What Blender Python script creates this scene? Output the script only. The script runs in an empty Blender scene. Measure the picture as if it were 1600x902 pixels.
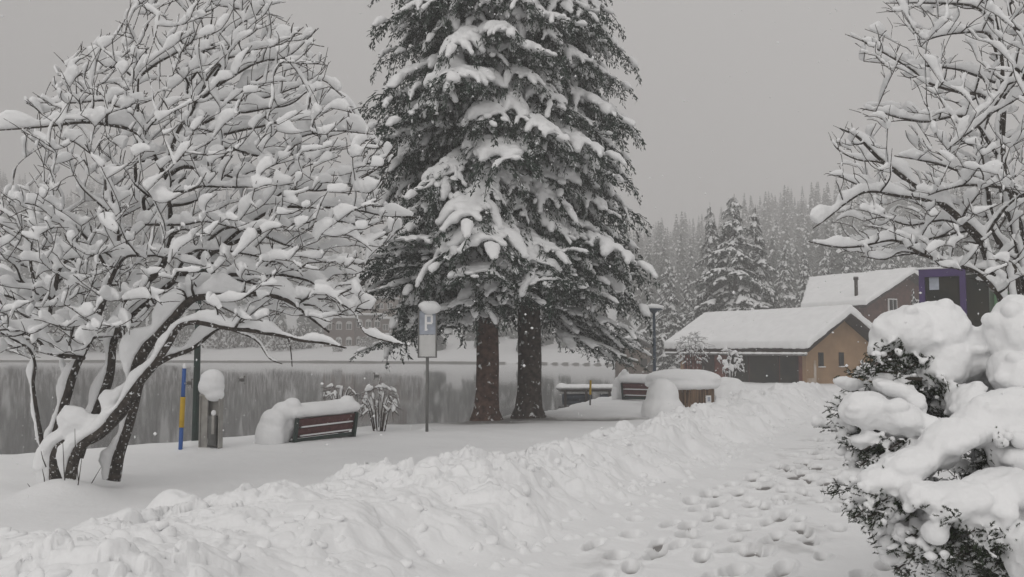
import bpy, math, random
import numpy as np
from mathutils import Vector, Matrix
R = math.radians
rng = np.random.default_rng(7)
random.seed(7)
C = bpy.context.scene.collection
SC = bpy.context.scene
# ---------------------------------------------------------------- camera, sky, sun, exposure
CAMH = 1.8; F = 1400.0; PITCH = math.atan(94 / F)
cd = bpy.data.cameras.new('camera'); cam = bpy.data.objects.new('camera', cd); C.objects.link(cam)
cd.lens = 36 * F / 1600; cd.sensor_width = 36; cd.clip_start = 0.05; cd.clip_end = 3000
cam.location = (0, 0, CAMH); cam.rotation_euler = (R(90) + PITCH, 0, 0)
SC.camera = cam
w = bpy.data.worlds.new('World'); SC.world = w; w.use_nodes = True
nt = w.node_tree; N = nt.nodes; L = nt.links
bg = N['Background']
sky = N.new('ShaderNodeTexSky'); sky.sky_type = 'NISHITA'; sky.sun_disc = False
sky.sun_elevation = R(38); sky.sun_rotation = R(200); sky.dust_density = 4
hs = N.new('ShaderNodeHueSaturation'); hs.inputs['Saturation'].default_value = 0.1
L.new(sky.outputs[0], hs.inputs['Color'])
tc = N.new('ShaderNodeTexCoord'); sx = N.new('ShaderNodeSeparateXYZ'); L.new(tc.outputs['Generated'], sx.inputs[0])
ra = N.new('ShaderNodeValToRGB'); L.new(sx.outputs['Z'], ra.inputs[0])
e = ra.color_ramp.elements
e[0].position = 0.0; e[0].color = (0.56, 0.542, 0.53, 1); e[1].position = 1.0; e[1].color = (0.86, 0.85, 0.845, 1)
m_ = e.new(0.35); m_.color = (0.64, 0.622, 0.61, 1)
nz = N.new('ShaderNodeTexNoise'); nz.inputs['Scale'].default_value = 2.2; nz.inputs['Detail'].default_value = 3
L.new(tc.outputs['Generated'], nz.inputs['Vector'])
mr = N.new('ShaderNodeMapRange'); mr.inputs['To Min'].default_value = 7.0; mr.inputs['To Max'].default_value = 8.6
L.new(nz.outputs[0], mr.inputs[0])
vm = N.new('ShaderNodeVectorMath'); vm.operation = 'SCALE'; L.new(ra.outputs[0], vm.inputs[0]); L.new(mr.outputs[0], vm.inputs['Scale'])
mx = N.new('ShaderNodeMix'); mx.data_type = 'RGBA'; mx.inputs[0].default_value = 0.93
L.new(hs.outputs[0], mx.inputs[6]); L.new(vm.outputs[0], mx.inputs[7]); L.new(mx.outputs[2], bg.inputs[0])
bg.inputs[1].default_value = 0.10
sd = bpy.data.lights.new('sun', 'SUN'); sun = bpy.data.objects.new('sun', sd); C.objects.link(sun)
sd.energy = 0.8; sd.angle = R(40); sd.color = (1, 0.97, 0.94)
az, el = R(200), R(38)
dv = Vector((math.sin(az) * math.cos(el), math.cos(az) * math.cos(el), math.sin(el)))
sun.rotation_euler = dv.to_track_quat('Z', 'Y').to_euler()
vs = SC.view_settings; vs.view_transform = 'Standard'; vs.look = 'None'; vs.exposure = 0.09; vs.gamma = 1
cy = SC.cycles; cy.use_denoising = True; cy.max_bounces = 6; cy.diffuse_bounces = 3; cy.glossy_bounces = 3
cy.volume_bounces = 2; cy.transparent_max_bounces = 8; cy.use_adaptive_sampling = True
try: SC.cycles.volume_step_rate = 4
except Exception: pass

# ---------------------------------------------------------------- pixel <-> world for laying things out
cP, sP = math.cos(PITCH), math.sin(PITCH)
def P(px, py, D):
    u = (px - 800) / F; v = (451 - py) / F
    y = cP - v * sP; z = sP + v * cP
    return np.array([u * D / y, D, CAMH + z * D / y])
def G(px, py, z0=0.0):
    u = (px - 800) / F; v = (451 - py) / F
    y = cP - v * sP; z = sP + v * cP
    t = (z0 - CAMH) / z
    return np.array([u * t, y * t, z0])
# ---------------------------------------------------------------- noise
def _h(ix, iy, iz=0, s=0):
    h = (ix.astype(np.int64) * 374761393 + iy.astype(np.int64) * 668265263 + (np.asarray(iz).astype(np.int64)) * 2147483647 + s * 1274126177) & 0xffffffff
    h = ((h ^ (h >> 13)) * 1274126177) & 0xffffffff
    h = ((h ^ (h >> 16)) * 2246822519) & 0xffffffff
    return ((h ^ (h >> 15)) & 0xffffff) / float(0xffffff)
def vn2(x, y, s=0):
    ix, iy = np.floor(x), np.floor(y); fx, fy = x - ix, y - iy
    fx = fx * fx * (3 - 2 * fx); fy = fy * fy * (3 - 2 * fy)
    a = _h(ix, iy, 0, s); b = _h(ix + 1, iy, 0, s); c = _h(ix, iy + 1, 0, s); d = _h(ix + 1, iy + 1, 0, s)
    return (a + (b - a) * fx + (c - a) * fy + (a - b - c + d) * fx * fy) * 2 - 1
def fbm2(x, y, o=4, s=0):
    r = 0; a = 1
    for i in range(o):
        r = r + a * vn2(x * 2 ** i + 7.3 * i, y * 2 ** i - 3.1 * i, s + i); a *= 0.5
    return r
def vn3(p, s=0):
    i = np.floor(p); f = p - i; f = f * f * (3 - 2 * f)
    r = 0
    for dx in (0, 1):
        for dy in (0, 1):
            for dz in (0, 1):
                wgt = (f[:, 0] if dx else 1 - f[:, 0]) * (f[:, 1] if dy else 1 - f[:, 1]) * (f[:, 2] if dz else 1 - f[:, 2])
                r = r + wgt * _h(i[:, 0] + dx, i[:, 1] + dy, i[:, 2] + dz, s)
    return r * 2 - 1
def worley(x, y, s=0):
    ix, iy = np.floor(x), np.floor(y); best = np.full(x.shape, 9.0); hv = np.zeros(x.shape)
    for dx in (-1, 0, 1):
        for dy in (-1, 0, 1):
            cx, cy_ = ix + dx, iy + dy
            px = cx + _h(cx, cy_, 1, s); py = cy_ + _h(cx, cy_, 2, s)
            d = (x - px) ** 2 + (y - py) ** 2
            k = d < best; best = np.where(k, d, best); hv = np.where(k, _h(cx, cy_, 3, s), hv)
    return best, hv
def sstep(a, b, x):
    t = np.clip((x - a) / (b - a), 0, 1); return t * t * (3 - 2 * t)
# ---------------------------------------------------------------- materials
def mat(name, col, rough=0.8, var=0.0, scale=5.0, bump=0.0, bscale=30.0, metal=0.0, spec=0.3, frost=None, col2=None):
    m = bpy.data.materials.new(name); m.use_nodes = True; t = m.node_tree; n = t.nodes; l = t.links
    b = n['Principled BSDF']; b.inputs['Roughness'].default_value = rough; b.inputs['Metallic'].default_value = metal
    b.inputs['Specular IOR Level'].default_value = spec; b.inputs['Base Color'].default_value = (*col, 1)
    tcn = n.new('ShaderNodeTexCoord'); out = None
    if var or col2:
        z = n.new('ShaderNodeTexNoise'); z.inputs['Scale'].default_value = scale; z.inputs['Detail'].default_value = 5
        l.new(tcn.outputs['Object'], z.inputs['Vector'])
        r = n.new('ShaderNodeValToRGB'); l.new(z.outputs[0], r.inputs[0])
        c2 = col2 or tuple(min(1, c * (1 + var)) for c in col); c1 = tuple(c * (1 - var) for c in col) if not col2 else col
        r.color_ramp.elements[0].position = 0.35; r.color_ramp.elements[0].color = (*c1, 1)
        r.color_ramp.elements[1].position = 0.65; r.color_ramp.elements[1].color = (*c2, 1)
        out = r.outputs[0]
    if frost:
        z = n.new('ShaderNodeTexNoise'); z.inputs['Scale'].default_value = frost[0]; z.inputs['Detail'].default_value = 4
        l.new(tcn.outputs['Object'], z.inputs['Vector'])
        r = n.new('ShaderNodeMapRange'); r.inputs[1].default_value = frost[1]; r.inputs[2].default_value = frost[1] + 0.08; l.new(z.outputs[0], r.inputs[0])
        x = n.new('ShaderNodeMix'); x.data_type = 'RGBA'; l.new(r.outputs[0], x.inputs[0])
        if out: l.new(out, x.inputs[6])
        else: x.inputs[6].default_value = (*col, 1)
        x.inputs[7].default_value = (0.8, 0.81, 0.82, 1); out = x.outputs[2]
    if out: l.new(out, b.inputs['Base Color'])
    if bump:
        z = n.new('ShaderNodeTexNoise'); z.inputs['Scale'].default_value = bscale; z.inputs['Detail'].default_value = 6
        l.new(tcn.outputs['Object'], z.inputs['Vector'])
        q = n.new('ShaderNodeBump'); q.inputs['Strength'].default_value = bump; q.inputs['Distance'].default_value = 0.02
        l.new(z.outputs[0], q.inputs['Height']); l.new(q.outputs[0], b.inputs['Normal'])
    return m
M = {}
M['snow'] = mat('snow', (0.84, 0.845, 0.85), 0.75, 0.03, 2.0, 0.35, 22, spec=0.2)
M['bark'] = mat('bark', (0.05, 0.042, 0.036), 0.9, 0.5, 14, 1.0, 60, frost=(26, 0.60))
M['bark_red'] = mat('spruce_bark', (0.085, 0.050, 0.038), 0.9, 0.5, 9, 1.0, 40, frost=(7, 0.63))
M['bark_grey'] = mat('spruce_bark_grey', (0.06, 0.048, 0.040), 0.9, 0.5, 9, 1.0, 40, frost=(7, 0.62))
M['twig'] = mat('twig', (0.055, 0.045, 0.040), 0.9, 0.3, 20)
M['needle'] = mat('needles', (0.022, 0.036, 0.027), 0.7, 0.5, 3, frost=(8, 0.57))
M['needle_far'] = mat('needles_far', (0.022, 0.032, 0.026), 0.8, 0.4, 0.5, frost=(2.5, 0.64))
M['needle_frost_haze'] = mat('needles_frosted_hazed', (0.095, 0.105, 0.098), 0.8, 0.3, 0.4, frost=(1.6, 0.60))  # frosted far needles, base colour paled to paint in some haze
M['needle_near'] = mat('needles_near', (0.030, 0.048, 0.022), 0.6, 0.5, 12, frost=(30, 0.66))
M['green_metal'] = mat('green_metal', (0.010, 0.028, 0.022), 0.45, 0.3, 8, metal=0.0, spec=0.5, frost=(30, 0.70))
M['blue_metal'] = mat('blue_metal', (0.015, 0.035, 0.06), 0.45, 0.2, 8, spec=0.5)
M['steel'] = mat('steel', (0.33, 0.32, 0.30), 0.45, 0.15, 6, metal=0.6)
M['steel_dark'] = mat('steel_dark', (0.16, 0.16, 0.155), 0.5, 0.15, 6, metal=0.4)
M['blue'] = mat('blue_paint', (0.030, 0.10, 0.33), 0.5, 0.1, 9, frost=(40, 0.68))
M['yellow'] = mat('yellow_paint', (0.52, 0.33, 0.02), 0.5, 0.1, 9)
M['maroon'] = mat('maroon_slat', (0.085, 0.030, 0.030), 0.6, 0.3, 12, frost=(18, 0.68))
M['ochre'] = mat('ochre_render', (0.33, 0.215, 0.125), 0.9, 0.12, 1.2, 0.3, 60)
M['plaster'] = mat('stained_plaster', (0.33, 0.215, 0.125), 0.9, 0, 1.6, col2=(0.55, 0.50, 0.45))
M['brown'] = mat('brown_wood', (0.085, 0.040, 0.030), 0.8, 0.3, 3, 0.5, 30)
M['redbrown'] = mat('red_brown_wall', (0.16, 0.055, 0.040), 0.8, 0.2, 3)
M['darkwood'] = mat('dark_wood', (0.030, 0.022, 0.018), 0.8, 0.3, 3)
M['glass'] = mat('dark_glass', (0.010, 0.014, 0.013), 0.3, 0, 1.1, spec=0.08, col2=(0.03, 0.028, 0.02))  # greenish-brown mottling paints reflections into the glass colour
M['white'] = mat('white_paint', (0.8, 0.8, 0.8), 0.5)
M['purple'] = mat('purple_paint', (0.055, 0.030, 0.12), 0.5, 0.1, 3)
M['green'] = mat('green_paint', (0.09, 0.20, 0.10), 0.5)
M['signblue'] = mat('sign_blue_grey', (0.36, 0.39, 0.45), 0.5, 0.15, 5)
M['signgrey'] = mat('sign_pale', (0.60, 0.60, 0.59), 0.5, 0.05, 5)
M['duck'] = mat('duck_feathers', (0.04, 0.035, 0.03), 0.7)
M['hotel'] = mat('hotel_wall', (0.13, 0.085, 0.070), 0.9, 0.2, 0.5)
M['brick'] = mat('pale_brown_wall', (0.20, 0.15, 0.12), 0.9, 0.2, 0.5)
def plank_mat(name, col, freq, axis='X'):
    m = mat(name, col, 0.8); t = m.node_tree; n = t.nodes; l = t.links; b = n['Principled BSDF']
    tcn = n.new('ShaderNodeTexCoord'); mp = n.new('ShaderNodeMapping'); mp.inputs['Scale'].default_value = (freq, freq, 0.6)
    l.new(tcn.outputs['Object'], mp.inputs[0]); z = n.new('ShaderNodeTexNoise'); z.inputs['Scale'].default_value = 1.0; z.inputs['Detail'].default_value = 2
    l.new(mp.outputs[0], z.inputs['Vector']); r = n.new('ShaderNodeValToRGB'); l.new(z.outputs[0], r.inputs[0])
    r.color_ramp.elements[0].position = 0.38; r.color_ramp.elements[0].color = (*[c * 0.3 for c in col], 1)
    r.color_ramp.elements[1].position = 0.6; r.color_ramp.elements[1].color = (*[c * 1.5 for c in col], 1)
    l.new(r.outputs[0], b.inputs['Base Color']); return m
M['planks'] = plank_mat('weathered_planks', (0.13, 0.085, 0.055), 14)
# ground: snow greyed by attribute for bare soil, slush, painted footprint shade, far waterline
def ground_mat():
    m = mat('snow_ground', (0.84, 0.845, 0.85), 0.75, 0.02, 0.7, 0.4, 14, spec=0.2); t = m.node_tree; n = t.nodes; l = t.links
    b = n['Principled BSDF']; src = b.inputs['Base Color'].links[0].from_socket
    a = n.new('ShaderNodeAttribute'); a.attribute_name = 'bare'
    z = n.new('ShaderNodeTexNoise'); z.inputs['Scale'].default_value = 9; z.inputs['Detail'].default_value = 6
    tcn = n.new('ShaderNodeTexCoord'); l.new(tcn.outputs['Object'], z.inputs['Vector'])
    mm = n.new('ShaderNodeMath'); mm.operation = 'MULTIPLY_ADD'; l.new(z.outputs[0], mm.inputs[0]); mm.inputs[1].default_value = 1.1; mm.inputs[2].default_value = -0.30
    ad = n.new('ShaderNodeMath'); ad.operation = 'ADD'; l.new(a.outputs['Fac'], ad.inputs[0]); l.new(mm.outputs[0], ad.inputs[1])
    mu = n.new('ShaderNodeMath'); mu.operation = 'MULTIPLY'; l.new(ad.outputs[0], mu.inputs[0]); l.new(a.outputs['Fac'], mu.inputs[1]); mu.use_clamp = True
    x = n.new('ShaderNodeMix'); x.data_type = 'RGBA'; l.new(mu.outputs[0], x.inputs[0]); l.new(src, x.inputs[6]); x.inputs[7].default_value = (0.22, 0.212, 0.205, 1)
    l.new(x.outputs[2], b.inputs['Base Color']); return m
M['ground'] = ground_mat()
def water_mat():
    m = mat('lake_water', (0.016, 0.018, 0.018), 0.05, spec=0.5); t = m.node_tree; n = t.nodes; l = t.links; b = n['Principled BSDF']
    b.inputs['IOR'].default_value = 1.33
    tcn = n.new('ShaderNodeTexCoord'); mp = n.new('ShaderNodeMapping'); mp.inputs['Scale'].default_value = (0.8, 1.6, 1)
    l.new(tcn.outputs['Object'], mp.inputs[0]); z = n.new('ShaderNodeTexNoise'); z.inputs['Scale'].default_value = 1.2; z.inputs['Detail'].default_value = 4
    l.new(mp.outputs[0], z.inputs['Vector']); q = n.new('ShaderNodeBump'); q.inputs['Strength'].default_value = 0.022; q.inputs['Distance'].default_value = 0.03
    l.new(z.outputs[0], q.inputs['Height']); l.new(q.outputs[0], b.inputs['Normal']); return m
M['water'] = water_mat()
# ---------------------------------------------------------------- mesh helpers
class MB:
    def __init__(s): s.V = []; s.T = []; s.n = 0
    def add(s, V, Fq):
        V = np.asarray(V, float); s.V.append(V)
        for f in Fq: s.T.append(np.asarray(f, np.int64) + s.n)
        s.n += len(V)
    def arrays(s): return np.concatenate(s.V), s.T
def mk(name, V, faces, smooth=True):
    """faces: list of int arrays shaped (k,3) or (k,4) (or a list of tuples)"""
    me = bpy.data.meshes.new(name)
    arrs = [np.atleast_2d(np.asarray(f, np.int32)) for f in faces if len(f)]
    V = np.asarray(V, np.float32)
    loops = np.concatenate([a.ravel() for a in arrs]); tot = np.concatenate([np.full(len(a), a.shape[1], np.int32) for a in arrs])
    st = np.concatenate([[0], np.cumsum(tot)[:-1]]).astype(np.int32)
    me.vertices.add(len(V)); me.vertices.foreach_set('co', V.ravel())
    me.loops.add(len(loops)); me.loops.foreach_set('vertex_index', loops.astype(np.int32))
    me.polygons.add(len(tot)); me.polygons.foreach_set('loop_start', st); me.polygons.foreach_set('loop_total', tot)
    me.polygons.foreach_set('use_smooth', np.full(len(tot), smooth, bool))
    me.update(calc_edges=True); return me
def link(name, me, m=None, parent=None, loc=None):
    o = bpy.data.objects.new(name, me); C.objects.link(o)
    if m is not None and me is not None and not me.materials: me.materials.append(m)
    if parent is not None: o.parent = parent
    if loc is not None: o.location = loc
    return o
def tag(o, label=None, cat=None, group=None, kind=None):
    if label: o['label'] = label
    if cat: o['category'] = cat
    if group: o['group'] = group
    if kind: o['kind'] = kind
    return o
def thing(name, label, cat, loc=(0, 0, 0), rz=0, group=None):
    o = link(name, None, loc=tuple(map(float, loc))); o.rotation_euler = (0, 0, rz); return tag(o, label, cat, group)
def dup(root, loc, rz, label, group=None, scale=None):
    r = root.copy(); C.objects.link(r); r.location = loc; r.rotation_euler = (0, 0, rz); r['label'] = label
    if scale: r.scale = scale
    if group: r['group'] = group
    for ch in list(root.children):
        c = ch.copy(); C.objects.link(c); c.parent = r
        for g in ch.children:
            d = g.copy(); C.objects.link(d); d.parent = c
    return r
def build(mb, name, m, parent=None, smooth=True, loc=None):
    V, T = mb.arrays(); return link(name, mk(name, V, T, smooth), m, parent, loc)
def box(mb, c, s, rz=0, bev=0.0):
    x, y, z = np.array(s) / 2
    V = np.array([[-x, -y, -z], [x, -y, -z], [x, y, -z], [-x, y, -z], [-x, -y, z], [x, -y, z], [x, y, z], [-x, y, z]])
    a, b = math.cos(rz), math.sin(rz); V = V @ np.array([[a, b, 0], [-b, a, 0], [0, 0, 1]]) + np.array(c)
    mb.add(V, [[[0, 3, 2, 1], [4, 5, 6, 7], [0, 1, 5, 4], [1, 2, 6, 5], [2, 3, 7, 6], [3, 0, 4, 7]]])
def slab(mb, quad, t):
    """quad: 4 corner points; extruded by vector t"""
    q = np.asarray(quad, float); V = np.concatenate([q, q + np.asarray(t)])
    mb.add(V, [[[0, 3, 2, 1], [4, 5, 6, 7], [0, 1, 5, 4], [1, 2, 6, 5], [2, 3, 7, 6], [3, 0, 4, 7]]])
def tube(mb, pts, rad, sides=6, up=None, ru=None):
    """tapered tube; if up given the section is an ellipse: rad across, ru along 'up'"""
    p = np.asarray(pts, float); n = len(p); rad = np.broadcast_to(np.asarray(rad, float), (n,))
    d = np.gradient(p, axis=0); d /= np.linalg.norm(d, axis=1)[:, None] + 1e-9
    if up is None:
        ref = np.array([0, 0, 1.0]) if abs(d[:, 2]).mean() < 0.8 else np.array([1.0, 0, 0])
        a = np.cross(d, ref); a /= np.linalg.norm(a, axis=1)[:, None] + 1e-9; b = np.cross(a, d); rb = rad
    else:
        b = np.asarray(up, float); b = b - (b * d).sum(1)[:, None] * d; b /= np.linalg.norm(b, axis=1)[:, None] + 1e-9
        a = np.cross(d, b); rb = np.broadcast_to(np.asarray(ru, float), (n,))
    th = np.linspace(0, 2 * math.pi, sides, endpoint=False)
    V = p[:, None, :] + (np.cos(th)[None, :, None] * a[:, None, :] * rad[:, None, None] + np.sin(th)[None, :, None] * b[:, None, :] * rb[:, None, None])
    V = V.reshape(-1, 3); i = np.arange(n - 1)[:, None] * sides; j = np.arange(sides)[None, :]; k = (j + 1) % sides
    Q = np.stack([i + j, i + k, i + sides + k, i + sides + j], -1).reshape(-1, 4)
    V = np.concatenate([V, [p[0]], [p[-1]]]); c0, c1 = n * sides, n * sides + 1
    jj = np.arange(sides); kk = (jj + 1) % sides
    mb.add(V, [Q, np.stack([np.full(sides, c0), kk, jj], -1), np.stack([np.full(sides, c1), (n - 1) * sides + jj, (n - 1) * sides + kk], -1)])
def ell(mb, c, r, seg=14, rings=8, rot=None):
    th = np.linspace(0, math.pi, rings + 1)[1:-1]; ph = np.linspace(0, 2 * math.pi, seg, endpoint=False)
    V = np.stack([np.outer(np.sin(th), np.cos(ph)), np.outer(np.sin(th), np.sin(ph)), np.outer(np.cos(th), np.ones(seg))], -1).reshape(-1, 3)
    V = np.concatenate([V, [[0, 0, 1], [0, 0, -1]]]) * np.asarray(r)
    if rot is not None: V = V @ np.asarray(rot).T
    V = V + np.asarray(c); m = rings - 1
    i = np.arange(m - 1)[:, None] * seg; j = np.arange(seg)[None, :]; k = (j + 1) % seg
    Q = np.stack([i + j, i + seg + j, i + seg + k, i + k], -1).reshape(-1, 4); a = m * seg; jj = np.arange(seg); kk = (jj + 1) % seg
    mb.add(V, [Q, np.stack([np.full(seg, a), jj, kk], -1), np.stack([np.full(seg, a + 1), (m - 1) * seg + kk, (m - 1) * seg + jj], -1)])
def remesh(mb, voxel, smooth=3, noise=None, factor=0.5):
    V, T = mb.arrays(); me = mk('tmp', V, T); o = link('tmp', me)
    r = o.modifiers.new('r', 'REMESH'); r.mode = 'VOXEL'; r.voxel_size = voxel; r.use_smooth_shade = True
    if smooth:
        s = o.modifiers.new('s', 'SMOOTH'); s.factor = factor; s.iterations = smooth
    dg = bpy.context.evaluated_depsgraph_get(); me2 = bpy.data.meshes.new_from_object(o.evaluated_get(dg), depsgraph=dg)
    bpy.data.objects.remove(o); bpy.data.meshes.remove(me)
    if noise:
        n = len(me2.vertices); co = np.empty(n * 3, np.float32); me2.vertices.foreach_get('co', co); co = co.reshape(-1, 3).astype(float)
        nn = np.empty(n * 3, np.float32); me2.vertex_normals.foreach_get('vector', nn); nn = nn.reshape(-1, 3)
        for a, f in noise: co += nn * (a * vn3(co * f + 11.3, 3))[:, None]
        me2.vertices.foreach_set('co', co.astype(np.float32).ravel()); me2.update()
    me2.polygons.foreach_set('use_smooth', np.ones(len(me2.polygons), bool)); me2.materials.clear()
    return me2
def get(me):
    n = len(me.vertices); co = np.empty(n * 3, np.float32); me.vertices.foreach_get('co', co)
    me.calc_loop_triangles(); t = np.empty(len(me.loop_triangles) * 3, np.int32); me.loop_triangles.foreach_get('vertices', t)
    return co.reshape(-1, 3).astype(float), t.reshape(-1, 3)
def snowcap(name, parent, blobs, voxel=0.03, smooth=6, noise=((0.012, 6), (0.004, 18)), loc=None):
    mb = MB()
    for b in blobs: ell(mb, b[0], b[1])
    return link(name, remesh(mb, voxel, smooth, noise), M['snow'], parent, loc)
# ---------------------------------------------------------------- THE GROUND (one sheet, near detail to far hills)
LAKE_Z = -0.6
shore_px = [(-700, 742), (-300, 722), (0, 706), (120, 701), (200, 692), (300, 684), (420, 676), (560, 666), (660, 658), (760, 652), (860, 641), (905, 628), (960, 618), (1000, 604)]
shore = [G(a, b)[:2] for a, b in shore_px]
lake = np.array(shore + [(7.2, 52), (10, 66), (13, 80), (17, 95), (20, 112), (16, 128), (5, 142), (-12, 152), (-40, 162), (-90, 170), (-160, 172), (-300, 150), (-300, 5), (-60, 5)])
def poly_sd(x, y, poly):
    d = np.full(x.shape, 1e9); ins = np.zeros(x.shape, bool); n = len(poly)
    for i in range(n):
        a = poly[i]; b = poly[(i + 1) % n]; e0, e1 = b - a
        t = np.clip(((x - a[0]) * e0 + (y - a[1]) * e1) / (e0 * e0 + e1 * e1 + 1e-12), 0, 1)
        d = np.minimum(d, (x - a[0] - t * e0) ** 2 + (y - a[1] - t * e1) ** 2)
        c = ((a[1] > y) != (b[1] > y)) & (x < (b[0] - a[0]) * (y - a[1]) / (b[1] - a[1] + 1e-12) + a[0]); ins ^= c
    return np.where(ins, -1, 1) * np.sqrt(d)
foot = np.array([(-2.6, 2.5), (-1.35, 5.0), G(700, 902)[:2], G(850, 838)[:2], G(950, 796)[:2], G(1030, 756)[:2], G(1110, 722)[:2], G(1200, 680)[:2], G(1270, 650)[:2], (11.5, 31), (15.5, 39), (22, 48)])
def along(x, y, line):
    """distance to the left of the polyline, and arc length"""
    best = np.full(x.shape, 1e9); sd_ = np.zeros(x.shape); arc = np.zeros(x.shape); acc = 0
    for i in range(len(line) - 1):
        a = line[i]; b = line[i + 1]; e0, e1 = b - a; ln = math.hypot(e0, e1)
        t = np.clip(((x - a[0]) * e0 + (y - a[1]) * e1) / ln ** 2, 0, 1)
        dx, dy = x - a[0] - t * e0, y - a[1] - t * e1; d = np.hypot(dx, dy); k = d < best
        side = np.sign(e0 * (y - a[1]) - e1 * (x - a[0]))
        best = np.where(k, d, best); sd_ = np.where(k, d * side, sd_); arc = np.where(k, acc + t * ln, arc); acc += ln
    return sd_, arc
SP1 = G(760, 657); SP2 = G(826, 652)
prints = []
def lay_prints():
    seg = np.diff(foot, axis=0); ln = np.hypot(seg[:, 0], seg[:, 1]); cum = np.concatenate([[0], np.cumsum(ln)])
    r = random.Random(5)
    for off, s0, s1, step in [(-0.75, 5.5, 14, .66), (-1.05, 2.5, 33, .62), (-1.45, 4.2, 34, .64), (-1.8, 2.5, 34, .6), (-2.15, 3, 34, .62), (-2.5, 3.4, 34, .6), (-2.85, 7, 34, .64), (-3.2, 10, 34, .6), (-1.95, 10, 34, .55), (-2.6, 10, 34, .55), (-1.25, 7, 34, .6), (-1.6, 3.5, 34, .55), (-2.3, 5, 34, .58), (-3.0, 4.5, 12, .7), (-1.1, 5.2, 14, .5)]:
        s = s0; side = 1; ph = r.uniform(0, 6)
        while s < s1:
            i = min(np.searchsorted(cum, s) - 1, len(seg) - 1); i = max(i, 0); t = (s - cum[i]) / ln[i]; d = seg[i] / ln[i]; nl = np.array([-d[1], d[0]])
            p = foot[i] + seg[i] * t + nl * (off + 0.11 * side + 0.18 * math.sin(s * .6 + ph) + r.gauss(0, .05))
            if r.random() < 0.9: prints.append((p[0], p[1], math.atan2(d[1], d[0]) + r.gauss(0, .12), r.uniform(.15, .27), r.uniform(.06, .095), r.uniform(.06, .11), r.random()))
            s += step * r.uniform(.8, 1.2); side = -side
lay_prints()
def hill(x, y):
    # forested hillsides: right of the lake and beyond it
    dr = np.hypot(x - 30, (y - 60) * 1.0)
    h1 = 46 * sstep(100, 400, y + 0.35 * x + 10 * fbm2(x / 80, y / 80, 2, 5)) * sstep(-60, 40, x) * (.70 + .34 * sstep(25, 120, x))
    h2 = 70 * sstep(185, 520, y - 0.30 * x) * sstep(60, -160, x)
    h3 = 12 * sstep(200, 360, y)
    return np.maximum(np.maximum(h1, h2), h3)
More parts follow.
